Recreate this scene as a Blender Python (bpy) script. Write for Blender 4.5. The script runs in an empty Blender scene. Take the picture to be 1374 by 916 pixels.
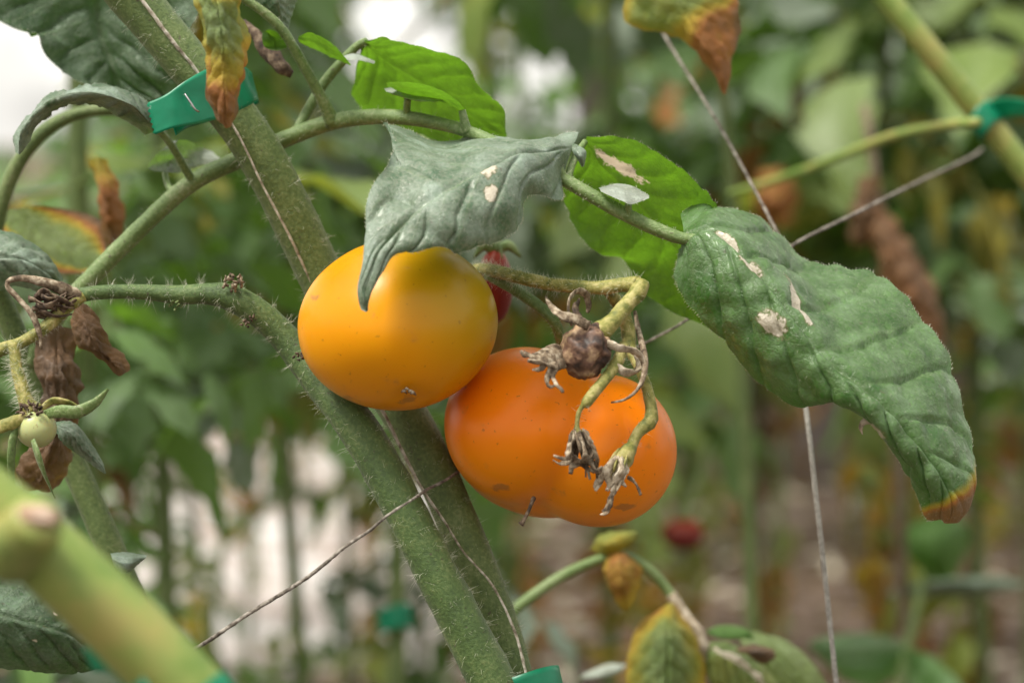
import bpy, bmesh, math, random
import numpy as np
from mathutils import Vector, Matrix, noise, Euler

R = math.radians
random.seed(7)
rng = np.random.default_rng(7)
scene = bpy.context.scene
COL = scene.collection

# ------------------------------------------------------------------ camera
CAM_H, PITCH, FOCUS = 0.85, R(5.0), 0.702
FPX = 55.0 / 23.6 * 1374.0            # focal length in photograph pixels
D0 = 0.71                              # depth of the fruit cluster
CAM = Vector((0, 0, CAM_H))
FW = Vector((0, math.cos(PITCH), -math.sin(PITCH)))
RT = Vector((1, 0, 0))
UP = Vector((0, math.sin(PITCH), math.cos(PITCH)))
cd = bpy.data.cameras.new('camera')
cam = bpy.data.objects.new('camera', cd)
COL.objects.link(cam)
cd.lens = 55.0; cd.sensor_width = 23.6; cd.clip_start = 0.02; cd.clip_end = 400
cam.location = CAM
cam.rotation_euler = (math.pi / 2 - PITCH, 0, 0)
cd.dof.use_dof = True
cd.dof.focus_distance = FOCUS
cd.dof.aperture_fstop = 5.6
scene.camera = cam

# ------------------------------------------------------------------ light
SUN_TO = Vector((-0.42, -0.24, 0.88)).normalized()
world = bpy.data.worlds.new('World')
scene.world = world
world.use_nodes = True
wn = world.node_tree.nodes; wl = world.node_tree.links
bgn = wn['Background']
sky = wn.new('ShaderNodeTexSky'); sky.sky_type = 'NISHITA'; sky.sun_disc = False
sky.sun_elevation = math.asin(SUN_TO.z)
sky.sun_rotation = math.atan2(SUN_TO.x, SUN_TO.y)
sky.dust_density = 4.0; sky.air_density = 1.0; sky.ozone_density = 1.0
hs = wn.new('ShaderNodeHueSaturation'); hs.inputs['Saturation'].default_value = 0.20   # thin white cloud
wl.new(sky.outputs[0], hs.inputs['Color'])
wtc = wn.new('ShaderNodeTexCoord'); wno = wn.new('ShaderNodeTexNoise'); wno.inputs['Scale'].default_value = 3.5; wno.inputs['Detail'].default_value = 6
wl.new(wtc.outputs['Generated'], wno.inputs['Vector'])
wrp = wn.new('ShaderNodeMapRange'); wrp.inputs['From Min'].default_value = 0.34; wrp.inputs['From Max'].default_value = 0.50
wl.new(wno.outputs['Fac'], wrp.inputs['Value'])
wmx = wn.new('ShaderNodeMix'); wmx.data_type = 'RGBA'; wmx.inputs[7].default_value = (7.2, 7.0, 6.5, 1)      # bright even cloud
wl.new(wrp.outputs[0], wmx.inputs[0]); wl.new(hs.outputs[0], wmx.inputs[6])
wl.new(wmx.outputs[2], bgn.inputs['Color'])
bgn.inputs['Strength'].default_value = 0.046
sd = bpy.data.lights.new('sun', 'SUN'); sd.energy = 1.5; sd.angle = R(20); sd.color = (1.0, 0.95, 0.86)
sun = bpy.data.objects.new('sun', sd); COL.objects.link(sun)
sun.rotation_euler = SUN_TO.to_track_quat('Z', 'Y').to_euler()
scene.view_settings.view_transform = 'Standard'
scene.view_settings.look = 'None'
scene.view_settings.gamma = 1.0
scene.view_settings.exposure = 2.08
scene.render.engine = 'CYCLES'
scene.cycles.use_denoising = True
scene.cycles.max_bounces = 8
scene.cycles.diffuse_bounces = 4
scene.cycles.transmission_bounces = 6
scene.cycles.transparent_max_bounces = 8
scene.cycles.caustics_reflective = False
scene.cycles.caustics_refractive = False

# ------------------------------------------------------------------ helpers
def P(px, py, z=0.0):
    """photograph pixel + distance behind the fruit plane in mm -> point"""
    d = D0 + z / 1000.0
    return CAM + d * (FW + RT * ((px - 687.0) / FPX) + UP * ((458.0 - py) / FPX))

def S(z=0.0):
    return (D0 + z / 1000.0) / FPX     # metres per pixel at that depth

def tag(o, label=None, cat=None, group=None, kind=None):
    if label: o['label'] = label
    if cat: o['category'] = cat
    if group: o['group'] = group
    if kind: o['kind'] = kind
    return o

def empty(name, loc, label, cat, group=None):
    o = bpy.data.objects.new(name, None)
    COL.objects.link(o); o.location = loc; o.empty_display_size = 0.02
    return tag(o, label, cat, group)

def link(name, me, mat, parent=None):
    o = bpy.data.objects.new(name, me)
    COL.objects.link(o)
    if mat is not None and len(me.materials) == 0:
        me.materials.append(mat)
    if parent is not None:
        o.parent = parent
        o.matrix_parent_inverse = parent_world(parent).inverted()
    return o

def parent_world(o):
    m = o.matrix_basis.copy()
    if o.parent is not None:
        m = parent_world(o.parent) @ o.matrix_parent_inverse @ m
    return m

class MB:
    def __init__(self): self.v = []; self.f = []; self.n = 0
    def add(self, verts, faces):
        b = self.n
        self.v.extend([tuple(p) for p in verts]); self.n += len(verts)
        self.f.extend([tuple(i + b for i in f) for f in faces])
    def mesh(self, name, smooth=True):
        me = bpy.data.meshes.new(name)
        me.from_pydata(self.v, [], self.f)
        if smooth: me.polygons.foreach_set('use_smooth', [True] * len(me.polygons))
        me.update()
        return me
    def build(self, name, mat, parent=None, smooth=True):
        return link(name, self.mesh(name, smooth), mat, parent)

def catmull(pts, n):
    """resample rows of pts (any dims) with a Catmull-Rom spline, n samples, chord-spaced"""
    A = np.array(pts, float)
    m = len(A)
    flat = A.reshape(m, -1)
    ext = np.vstack([2 * flat[0] - flat[1], flat, 2 * flat[-1] - flat[-2]])
    seg = np.linalg.norm(np.diff(flat, axis=0), axis=1) + 1e-9
    cum = np.concatenate([[0], np.cumsum(seg)])
    ts = np.linspace(0, cum[-1], n)
    out = []
    for t in ts:
        i = min(m - 2, max(0, int(np.searchsorted(cum, t, side='right') - 1)))
        u = (t - cum[i]) / seg[i]
        p0, p1, p2, p3 = ext[i], ext[i + 1], ext[i + 2], ext[i + 3]
        out.append(0.5 * (2 * p1 + (p2 - p0) * u + (2 * p0 - 5 * p1 + 4 * p2 - p3) * u * u + (3 * p1 - p0 - 3 * p2 + p3) * u ** 3))
    return np.array(out).reshape((n,) + A.shape[1:])

def frames(C):
    n = len(C)
    T = np.gradient(C, axis=0); T /= (np.linalg.norm(T, axis=1)[:, None] + 1e-12)
    a = np.array([0, 0, 1.0]) if abs(T[0][2]) < 0.9 else np.array([1.0, 0, 0])
    N = np.zeros_like(C); v = a - T[0] * a.dot(T[0]); N[0] = v / np.linalg.norm(v)
    for i in range(1, n):
        v = N[i - 1] - T[i] * N[i - 1].dot(T[i]); N[i] = v / (np.linalg.norm(v) + 1e-12)
    return T, N, np.cross(T, N)

def nz(p, s, k=0.0):
    return noise.noise(Vector((p[0] * s + k, p[1] * s + 2.3 * k, p[2] * s - k)))

def tube_data(pts, rad, n=None, seg=12, rough=0.0, rs=300.0, flat=1.0, twist=0.0, k=0.0, cap=True):
    """pts: world points, rad: metres per point"""
    pts = np.array([tuple(p) for p in pts]); rad = np.array(rad, float)
    n = n or max(8, len(pts) * 8)
    X = catmull(np.hstack([pts, rad[:, None] * 3.0]), n)
    C, r = X[:, :3], np.maximum(X[:, 3] / 3.0, 1e-5)
    T, N, B = frames(C)
    V = []; F = []
    for i in range(n):
        tw = twist * i / n
        for j in range(seg):
            a = 2 * math.pi * j / seg + tw
            ca, sa = math.cos(a), math.sin(a)
            d = N[i] * math.cos(a) + B[i] * math.sin(a)
            if flat != 1.0:
                d = N[i] * (ca * math.cos(tw) - flat * sa * math.sin(tw)) + B[i] * (ca * math.sin(tw) + flat * sa * math.cos(tw))
            rr = r[i]
            p = C[i] + d * rr
            if rough:
                p = p + d * rr * rough * nz(p, rs, k)
            V.append(p)
    for i in range(n - 1):
        for j in range(seg):
            j2 = (j + 1) % seg
            F.append((i * seg + j, i * seg + j2, (i + 1) * seg + j2, (i + 1) * seg + j))
    if cap:
        F.append(tuple(range(seg - 1, -1, -1)))
        F.append(tuple((n - 1) * seg + j for j in range(seg)))
    return V, F, C, r, T, N, B

def ptube(spec, mb=None, **kw):
    """spec rows (px, py, z, radius in px) -> tube data"""
    pts = [P(a, b, c) for a, b, c, _ in spec]
    rad = [w * S(c) for _, _, c, w in spec]
    d = tube_data(pts, rad, **kw)
    if mb is not None: mb.add(d[0], d[1])
    return d

def add_hairs(mb, d, n, lmin=0.0012, lmax=0.0035, w=0.00006, t0=0.0, t1=1.0):
    C, r, T, N, B = d[2:]
    m = len(C)
    for _ in range(n):
        i = int((t0 + (t1 - t0) * random.random()) * (m - 1))
        a = random.uniform(0, 2 * math.pi)
        dr = N[i] * math.cos(a) + B[i] * math.sin(a)
        p = C[i] + dr * r[i] * 0.96 + T[i] * random.uniform(-1, 1) * 0.001
        L = random.uniform(lmin, lmax) * (0.55 if random.random() < 0.5 else 1)
        dd = dr + T[i] * random.uniform(-0.5, 0.5) + np.array([random.uniform(-.4, .4) for _ in range(3)])
        dd /= np.linalg.norm(dd)
        bend = np.array([random.uniform(-.35, .35) for _ in range(3)]) + np.array([0, 0, -0.15])
        hair(mb, p, dd, L, w, bend)

def hair(mb, p, dd, L, w, bend):
    a = np.cross(dd, [0.31, 0.77, 0.55]); a /= np.linalg.norm(a) + 1e-9
    b = np.cross(dd, a)
    V = []
    for s, ww in ((0, 1.0), (0.5, 0.75)):
        c = p + dd * L * s + bend * L * s * s * 0.6
        for q in range(3):
            an = q * 2.0944
            V.append(c + (a * math.cos(an) + b * math.sin(an)) * w * ww)
    V.append(p + dd * L + bend * L * 0.6)
    F = [(0, 1, 4, 3), (1, 2, 5, 4), (2, 0, 3, 5), (3, 4, 6), (4, 5, 6), (5, 3, 6)]
    mb.add(V, F)

# ------------------------------------------------------------------ materials
def newmat(name):
    m = bpy.data.materials.new(name); m.use_nodes = True
    nt = m.node_tree
    return m, nt.nodes, nt.links, nt.nodes['Principled BSDF']

def ramp(nodes, stops):
    r = nodes.new('ShaderNodeValToRGB')
    e = r.color_ramp.elements
    while len(e) > 1: e.remove(e[-1])
    e[0].position = stops[0][0]; e[0].color = (*stops[0][1], 1)
    for p, c in stops[1:]:
        q = e.new(p); q.color = (*c, 1)
    return r

def noise_node(nodes, links, scale, detail=4, rough=0.55, coord='Object'):
    tc = nodes.new('ShaderNodeTexCoord')
    n = nodes.new('ShaderNodeTexNoise')
    n.inputs['Scale'].default_value = scale; n.inputs['Detail'].default_value = detail
    n.inputs['Roughness'].default_value = rough
    links.new(tc.outputs[coord], n.inputs['Vector'])
    return n

def math_node(nodes, links, op, a, b=None, clamp=False):
    m = nodes.new('ShaderNodeMath'); m.operation = op; m.use_clamp = clamp
    for i, x in enumerate((a, b)):
        if x is None: continue
        if isinstance(x, (int, float)): m.inputs[i].default_value = x
        else: links.new(x, m.inputs[i])
    return m.outputs[0]

def mixc(nodes, links, fac, a, b, mode='MIX'):
    m = nodes.new('ShaderNodeMix'); m.data_type = 'RGBA'; m.blend_type = mode
    for idx, x in ((0, fac), (6, a), (7, b)):
        if isinstance(x, (int, float)): m.inputs[idx].default_value = x
        elif isinstance(x, tuple): m.inputs[idx].default_value = (*x, 1)
        else: links.new(x, m.inputs[idx])
    return m.outputs[2]

def attr(nodes, name):
    a = nodes.new('ShaderNodeAttribute'); a.attribute_name = name
    return a.outputs['Fac']

def bump(nodes, links, h, strength, dist, bsdf):
    b = nodes.new('ShaderNodeBump'); b.inputs['Strength'].default_value = strength
    b.inputs['Distance'].default_value = dist
    links.new(h, b.inputs['Height']); links.new(b.outputs[0], bsdf.inputs['Normal'])

def mat_simple(name, c1, c2, scale, rough=0.7, bs=0.4, bd=0.0005, spec=0.4, c3=None, sheen=0.0, detail=6):
    m, n, l, b = newmat(name)
    t = noise_node(n, l, scale, detail, 0.62)
    st = [(0.38, c1), (0.62, c2)] if c3 is None else [(0.36, c1), (0.5, c2), (0.64, c3)]
    r = ramp(n, st); l.new(t.outputs['Fac'], r.inputs[0]); l.new(r.outputs[0], b.inputs['Base Color'])
    b.inputs['Roughness'].default_value = rough
    b.inputs['Specular IOR Level'].default_value = spec
    if sheen:
        b.inputs['Sheen Weight'].default_value = sheen; b.inputs['Sheen Roughness'].default_value = 0.4
        b.inputs['Sheen Tint'].default_value = (0.9, 1.0, 0.85, 1)
    if bs: bump(n, l, t.outputs['Fac'], bs, bd, b)
    return m

def mat_leaf(name, dark, light, dust=0.25, trans=0.45, tcol=(0.16, 0.38, 0.015), wear0=0.0, rough=0.5, far=False, vn=8.0, vk=2.2, bstr=0.7):
    """leaf: green -> yellow -> brown by the 'wear' attribute, dried pale patches by 'patch'"""
    m, n, l, b = newmat(name)
    sc = 60 if far else 240
    t1 = noise_node(n, l, sc * 0.35, 4); t2 = noise_node(n, l, sc * 4, 5)
    gm = n.new('ShaderNodeMapRange'); gm.inputs['From Min'].default_value = 0.36; gm.inputs['From Max'].default_value = 0.64
    l.new(t1.outputs['Fac'], gm.inputs['Value'])
    g = mixc(n, l, gm.outputs[0], dark, light)
    tone = n.new('ShaderNodeObjectInfo')
    rnd = tone.outputs['Random']
    if far:
        g = mixc(n, l, math_node(n, l, 'MULTIPLY', rnd, 0.7), g, tuple(min(1, x * 2.0) for x in light))
    # veins from the leaf's own u (length) / v (width) coordinates
    u = attr(n, 'leaf_u'); v = attr(n, 'leaf_v')
    av = math_node(n, l, 'ABSOLUTE', v)
    ph = math_node(n, l, 'SUBTRACT', math_node(n, l, 'MULTIPLY', u, vn), math_node(n, l, 'MULTIPLY', av, vk))
    fr = math_node(n, l, 'ABSOLUTE', math_node(n, l, 'SUBTRACT', math_node(n, l, 'FRACT', ph), 0.5))
    side = math_node(n, l, 'SUBTRACT', 1.0, math_node(n, l, 'MULTIPLY', fr, 14.0), True)
    mid = math_node(n, l, 'SUBTRACT', 1.0, math_node(n, l, 'MULTIPLY', av, 26.0), True)
    vein = math_node(n, l, 'MAXIMUM', math_node(n, l, 'MULTIPLY', side, 0.55), mid)
    g = mixc(n, l, math_node(n, l, 'MULTIPLY', vein, 0.35), g, (0.16, 0.24, 0.09))
    net = None
    if not far:      # fine vein mesh
        tcn = n.new('ShaderNodeTexCoord'); wv = n.new('ShaderNodeVectorMath'); wv.operation = 'ADD'
        ws = n.new('ShaderNodeVectorMath'); ws.operation = 'SCALE'; ws.inputs['Scale'].default_value = 0.004
        l.new(t2.outputs['Color'], ws.inputs[0]); l.new(tcn.outputs['Object'], wv.inputs[0]); l.new(ws.outputs[0], wv.inputs[1])
        vo = n.new('ShaderNodeTexVoronoi'); vo.feature = 'DISTANCE_TO_EDGE'; vo.inputs['Scale'].default_value = 330
        l.new(wv.outputs[0], vo.inputs['Vector'])
        mr0 = n.new('ShaderNodeMapRange'); mr0.inputs['From Max'].default_value = 0.22; l.new(vo.outputs['Distance'], mr0.inputs['Value'])
        net = mr0.outputs[0]
        g = mixc(n, l, math_node(n, l, 'MULTIPLY', math_node(n, l, 'SUBTRACT', 1.0, net), 0.22), g, tuple(x * 0.45 for x in dark))
    # dust
    dmr = n.new('ShaderNodeMapRange'); dmr.inputs['From Min'].default_value = 0.75; dmr.inputs['From Max'].default_value = 1.3
    l.new(math_node(n, l, 'ADD', t1.outputs['Fac'], t2.outputs['Fac']), dmr.inputs['Value'])
    dfac = math_node(n, l, 'MULTIPLY', dmr.outputs[0], dust * 2.2, True)
    dcol = mixc(n, l, gm.outputs[0], (0.44, 0.40, 0.33), (0.40, 0.47, 0.42))
    g = mixc(n, l, dfac, g, dcol)
    # wear
    w = math_node(n, l, 'ADD', attr(n, 'wear'), wear0)
    if far: w = math_node(n, l, 'ADD', w, math_node(n, l, 'MULTIPLY', math_node(n, l, 'SUBTRACT', rnd, 0.75), 0.5, False))
    nn = math_node(n, l, 'MULTIPLY', math_node(n, l, 'SUBTRACT', t1.outputs['Fac'], 0.5), 0.45)
    w = math_node(n, l, 'ADD', w, nn, True)
    yl = ramp(n, [(0.30, (0.36, 0.39, 0.035)), (0.50, (0.52, 0.36, 0.025)), (0.62, (0.42, 0.15, 0.03)), (0.82, (0.20, 0.10, 0.038)), (1.0, (0.075, 0.045, 0.025))])
    l.new(w, yl.inputs[0])
    wf = n.new('ShaderNodeMapRange'); wf.inputs['From Min'].default_value = 0.2; wf.inputs['From Max'].default_value = 0.42
    l.new(w, wf.inputs['Value'])
    yl2 = mixc(n, l, math_node(n, l, 'MULTIPLY', t2.outputs['Fac'], 0.5), yl.outputs[0], (0.06, 0.04, 0.02), 'MIX')
    g2 = mixc(n, l, wf.outputs[0], g, yl2)
    # pale dried patches
    pt = math_node(n, l, 'ADD', attr(n, 'patch'), math_node(n, l, 'MULTIPLY', math_node(n, l, 'SUBTRACT', t2.outputs['Fac'], 0.5), 0.5))
    pt = math_node(n, l, 'ADD', pt, math_node(n, l, 'MULTIPLY', math_node(n, l, 'SUBTRACT', noise_node(n, l, 330, 2).outputs['Fac'], 0.5), math_node(n, l, 'MULTIPLY', attr(n, 'patch'), 1.6)))
    pf = n.new('ShaderNodeMapRange'); pf.inputs['From Min'].default_value = 0.45; pf.inputs['From Max'].default_value = 0.56
    l.new(pt, pf.inputs['Value'])
    rim = n.new('ShaderNodeMapRange'); rim.inputs['From Min'].default_value = 0.34; rim.inputs['From Max'].default_value = 0.47; l.new(pt, rim.inputs['Value'])
    g2 = mixc(n, l, math_node(n, l, 'MULTIPLY', rim.outputs[0], 0.7), g2, (0.16, 0.13, 0.05))
    g3 = mixc(n, l, pf.outputs[0], g2, mixc(n, l, t2.outputs['Fac'], (0.36, 0.31, 0.21), (0.74, 0.70, 0.60)))
    # specks
    sp = noise_node(n, l, sc * 2.2, 2, 0.5)
    sf = math_node(n, l, 'GREATER_THAN', sp.outputs['Fac'], 0.71)
    g3 = mixc(n, l, math_node(n, l, 'MULTIPLY', sf, 0.5), g3, (0.08, 0.06, 0.045))
    l.new(g3, b.inputs['Base Color'])
    b.inputs['Roughness'].default_value = rough
    b.inputs['Specular IOR Level'].default_value = 0.5
    b.inputs['Sheen Weight'].default_value = 0.03; b.inputs['Sheen Roughness'].default_value = 0.4
    bh = math_node(n, l, 'SUBTRACT', math_node(n, l, 'MULTIPLY', t2.outputs['Fac'], 0.35), math_node(n, l, 'MULTIPLY', vein, 0.6))
    if net is not None: bh = math_node(n, l, 'ADD', math_node(n, l, 'MULTIPLY', bh, 0.5), math_node(n, l, 'MULTIPLY', net, 0.5))
    bump(n, l, bh, bstr, 0.0007, b)
    tr = n.new('ShaderNodeBsdfTranslucent')
    tc = mixc(n, l, math_node(n, l, 'MULTIPLY', vein, 0.5), tcol, tuple(x * 0.45 for x in tcol))
    tc = mixc(n, l, math_node(n, l, 'MULTIPLY', gm.outputs[0], 0.6), tc, tuple(x * 0.55 for x in tcol))
    if net is not None: tc = mixc(n, l, math_node(n, l, 'MULTIPLY', math_node(n, l, 'SUBTRACT', 1.0, net), 0.35), tc, tuple(x * 0.5 for x in tcol))
    yt = mixc(n, l, 0.5, yl2, (0.35, 0.25, 0.02))
    tc = mixc(n, l, wf.outputs[0], tc, yt)
    tc = mixc(n, l, pf.outputs[0], tc, (0.6, 0.5, 0.36))
    l.new(tc, tr.inputs['Color'])
    mx = n.new('ShaderNodeMixShader'); mx.inputs[0].default_value = trans
    l.new(b.outputs[0], mx.inputs[1]); l.new(tr.outputs[0], mx.inputs[2])
    l.new(mx.outputs[0], n['Material Output'].inputs['Surface'])
    return m

def mat_tomato(name, base, shade, tint, tint_dir, speck=0.42, scar=(0.2, 0.1, 0.04)):
    m, n, l, b = newmat(name)
    tc = n.new('ShaderNodeTexCoord')
    big = noise_node(n, l, 22, 3); fine = noise_node(n, l, 520, 4); mid = noise_node(n, l, 150, 3)
    c = mixc(n, l, big.outputs['Fac'], base, shade)
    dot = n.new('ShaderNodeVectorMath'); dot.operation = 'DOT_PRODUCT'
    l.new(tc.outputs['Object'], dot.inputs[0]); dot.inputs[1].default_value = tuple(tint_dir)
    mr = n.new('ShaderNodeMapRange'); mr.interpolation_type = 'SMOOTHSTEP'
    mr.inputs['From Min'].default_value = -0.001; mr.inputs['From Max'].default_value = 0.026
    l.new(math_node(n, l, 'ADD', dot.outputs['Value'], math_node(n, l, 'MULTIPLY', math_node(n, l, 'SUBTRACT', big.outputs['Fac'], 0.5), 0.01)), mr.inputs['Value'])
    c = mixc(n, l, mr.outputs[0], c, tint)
    # small brown specks and scuffs, thicker where the coarse noise is high
    th = math_node(n, l, 'SUBTRACT', 0.755, math_node(n, l, 'MULTIPLY', big.outputs['Fac'], 0.14))
    sf = n.new('ShaderNodeMapRange'); l.new(math_node(n, l, 'SUBTRACT', fine.outputs['Fac'], th), sf.inputs['Value'])
    sf.inputs['From Min'].default_value = -0.02; sf.inputs['From Max'].default_value = 0.03
    c = mixc(n, l, math_node(n, l, 'MULTIPLY', sf.outputs[0], speck), c, (0.12, 0.05, 0.015))
    m2 = n.new('ShaderNodeMapRange'); l.new(mid.outputs['Fac'], m2.inputs['Value'])
    m2.inputs['From Min'].default_value = 0.62; m2.inputs['From Max'].default_value = 0.70
    c = mixc(n, l, math_node(n, l, 'MULTIPLY', m2.outputs[0], 0.22), c, (0.45, 0.20, 0.05))
    pf = n.new('ShaderNodeMapRange'); pf.inputs['From Min'].default_value = 0.4; pf.inputs['From Max'].default_value = 0.6
    l.new(math_node(n, l, 'ADD', attr(n, 'scar'), math_node(n, l, 'MULTIPLY', math_node(n, l, 'SUBTRACT', mid.outputs['Fac'], 0.5), 2.2)), pf.inputs['Value'])
    c = mixc(n, l, math_node(n, l, 'MULTIPLY', pf.outputs[0], 0.55), c, scar)
    l.new(c, b.inputs['Base Color'])
    rr = n.new('ShaderNodeMapRange'); l.new(mid.outputs['Fac'], rr.inputs['Value'])
    rr.inputs['To Min'].default_value = 0.24; rr.inputs['To Max'].default_value = 0.42
    l.new(rr.outputs[0], b.inputs['Roughness'])
    b.inputs['Specular IOR Level'].default_value = 0.24
    b.inputs['Subsurface Weight'].default_value = 0.22
    b.inputs['Subsurface Radius'].default_value = (1.0, 0.35, 0.06)
    b.inputs['Subsurface Scale'].default_value = 0.004
    bump(n, l, fine.outputs['Fac'], 0.10, 0.0003, b)
    return m

def mat_stem(name, c1, c2, c3, rough=0.6):
    m, n, l, b = newmat(name)
    t = noise_node(n, l, 900, 5, 0.65); u = noise_node(n, l, 90, 3); s_ = noise_node(n, l, 700, 2, 0.5)
    f = math_node(n, l, 'ADD', math_node(n, l, 'MULTIPLY', t.outputs['Fac'], 0.6), math_node(n, l, 'MULTIPLY', u.outputs['Fac'], 0.4))
    r = ramp(n, [(0.38, c1), (0.52, c2), (0.66, c3)]); l.new(f, r.inputs[0])
    c = mixc(n, l, math_node(n, l, 'MULTIPLY', math_node(n, l, 'GREATER_THAN', s_.outputs['Fac'], 0.70), 0.7), r.outputs[0], (0.05, 0.035, 0.02))
    l.new(c, b.inputs['Base Color']); b.inputs['Roughness'].default_value = rough
    b.inputs['Sheen Weight'].default_value = 0.08
    bump(n, l, t.outputs['Fac'], 0.7, 0.0006, b)
    return m

M = {}
M['stem'] = mat_stem('stem_olive_green', (0.050, 0.088, 0.016), (0.092, 0.140, 0.032), (0.18, 0.22, 0.085))
M['stem_dark'] = mat_stem('stem_deep_green', (0.030, 0.062, 0.010), (0.056, 0.105, 0.020), (0.12, 0.165, 0.05))
M['stem_pale'] = mat_simple('stem_pale_green', (0.12, 0.20, 0.035), (0.20, 0.26, 0.06), 45, 0.5, 0.15, 0.0008, c3=(0.28, 0.26, 0.075), sheen=0.03)
M['petiole'] = mat_stem('petiole_green', (0.07, 0.125, 0.025), (0.12, 0.185, 0.05), (0.24, 0.28, 0.14), 0.5)
M['truss'] = mat_simple('truss_yellow_green', (0.10, 0.115, 0.02), (0.22, 0.21, 0.05), 320, 0.6, 0.8, 0.0007, c3=(0.38, 0.33, 0.13), sheen=0.08)
M['dry'] = mat_simple('dry_brown', (0.045, 0.03, 0.018), (0.17, 0.125, 0.08), 420, 0.85, 0.9, 0.0006, c3=(0.38, 0.325, 0.24))
M['dry_dark'] = mat_simple('dry_dark_brown', (0.03, 0.02, 0.014), (0.085, 0.055, 0.035), 380, 0.85, 0.9, 0.0006, c3=(0.20, 0.15, 0.10))
M['dry_pale'] = mat_simple('dry_pale_straw', (0.17, 0.13, 0.085), (0.38, 0.32, 0.23), 420, 0.85, 0.9, 0.0005, c3=(0.55, 0.49, 0.39))
M['hair'] = mat_simple('plant_hair', (0.50, 0.52, 0.38), (0.62, 0.62, 0.50), 50, 0.4, 0)
M['twine'] = mat_simple('weathered_twine', (0.06, 0.05, 0.04), (0.16, 0.14, 0.115), 500, 0.9, 1.0, 0.0008, c3=(0.33, 0.305, 0.265))
M['twine_straw'] = mat_simple('pale_straw_twine', (0.16, 0.13, 0.09), (0.42, 0.38, 0.30), 420, 0.8, 0.8, 0.0005, c3=(0.62, 0.59, 0.52))
M['twine_white'] = mat_simple('white_twine', (0.22, 0.21, 0.19), (0.36, 0.35, 0.32), 700, 0.85, 0.7, 0.0004)
M['leaf_right'] = mat_leaf('leaf_deep_green', (0.034, 0.105, 0.016), (0.078, 0.185, 0.030), dust=0.10, trans=0.28, tcol=(0.10, 0.34, 0.015), rough=0.28, vn=8.5, vk=1.9, bstr=0.45)
M['leaf_grey'] = mat_leaf('leaf_grey_green', (0.055, 0.115, 0.062), (0.125, 0.195, 0.125), dust=0.22, trans=0.22, tcol=(0.12, 0.28, 0.03), rough=0.40, bstr=0.35)
M['leaf_bright'] = mat_leaf('leaf_bright_green', (0.06, 0.16, 0.02), (0.11, 0.25, 0.03), dust=0.06, trans=0.55, tcol=(0.15, 0.34, 0.014), rough=0.5)
M['leaf_dark'] = mat_leaf('leaf_dark_green', (0.018, 0.055, 0.018), (0.04, 0.095, 0.03), dust=0.10, trans=0.25, tcol=(0.08, 0.24, 0.01), rough=0.55)
M['leaf_worn'] = mat_leaf('leaf_turning_yellow', (0.09, 0.16, 0.03), (0.17, 0.25, 0.05), dust=0.10, trans=0.40, tcol=(0.30, 0.36, 0.03), rough=0.6)
M['leaf_pale'] = mat_leaf('leaf_pale_dusty', (0.25, 0.30, 0.25), (0.40, 0.44, 0.38), dust=0.3, trans=0.3, rough=0.6)
M['far_green'] = mat_leaf('far_leaf_green', (0.035, 0.085, 0.022), (0.08, 0.155, 0.035), dust=0.10, trans=0.45, tcol=(0.17, 0.36, 0.02), far=True)
M['far_grey'] = mat_leaf('far_leaf_dusty', (0.075, 0.12, 0.075), (0.14, 0.19, 0.13), dust=0.28, trans=0.35, tcol=(0.12, 0.26, 0.04), far=True)
M['far_yellow'] = mat_leaf('far_leaf_yellow', (0.09, 0.16, 0.03), (0.17, 0.25, 0.05), dust=0.1, trans=0.45, tcol=(0.32, 0.38, 0.03), wear0=0.30, far=True)
M['far_brown'] = mat_leaf('far_leaf_brown', (0.1, 0.1, 0.04), (0.15, 0.12, 0.05), dust=0.15, trans=0.3, tcol=(0.25, 0.14, 0.05), wear0=0.72, far=True)
M['yellow_fruit'] = mat_tomato('tomato_yellow', (0.68, 0.285, 0.001), (0.64, 0.245, 0.001), (0.36, 0.215, 0.003), Vector((0.72, -0.10, 0.60)).normalized())  # tint darkens the right half: greenish shoulder plus the leaf's shadow painted in
M['orange_fruit'] = mat_tomato('tomato_orange', (0.90, 0.205, 0.003), (0.86, 0.23, 0.003), (0.74, 0.25, 0.004), Vector((-0.15, -0.25, -1.0)).normalized())
M['red_fruit'] = mat_tomato('tomato_red', (0.12, 0.010, 0.006), (0.10, 0.008, 0.006), (0.4, 0.05, 0.01), Vector((0, 0, 1)))
M['pale_fruit'] = mat_tomato('tomato_unripe', (0.42, 0.44, 0.22), (0.34, 0.38, 0.16), (0.3, 0.36, 0.12), Vector((0, 0, 1)), speck=0.5)

def mat_tape():
    m, n, l, b = newmat('green_tape')
    t = noise_node(n, l, 180, 4)
    r = ramp(n, [(0.3, (0.004, 0.20, 0.10)), (0.7, (0.008, 0.27, 0.14))]); l.new(t.outputs['Fac'], r.inputs[0])
    s = noise_node(n, l, 420, 3); f = math_node(n, l, 'GREATER_THAN', s.outputs['Fac'], 0.69)
    c = mixc(n, l, math_node(n, l, 'MULTIPLY', f, 0.5), r.outputs[0], (0.35, 0.5, 0.42))
    l.new(c, b.inputs['Base Color'])
    b.inputs['Roughness'].default_value = 0.35
    bump(n, l, t.outputs['Fac'], 0.25, 0.0006, b)
    tr = n.new('ShaderNodeBsdfTranslucent'); tr.inputs[0].default_value = (0.01, 0.42, 0.20, 1)
    mx = n.new('ShaderNodeMixShader'); mx.inputs[0].default_value = 0.35
    l.new(b.outputs[0], mx.inputs[1]); l.new(tr.outputs[0], mx.inputs[2])
    l.new(mx.outputs[0], n['Material Output'].inputs['Surface'])
    return m
M['tape'] = mat_tape()

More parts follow.
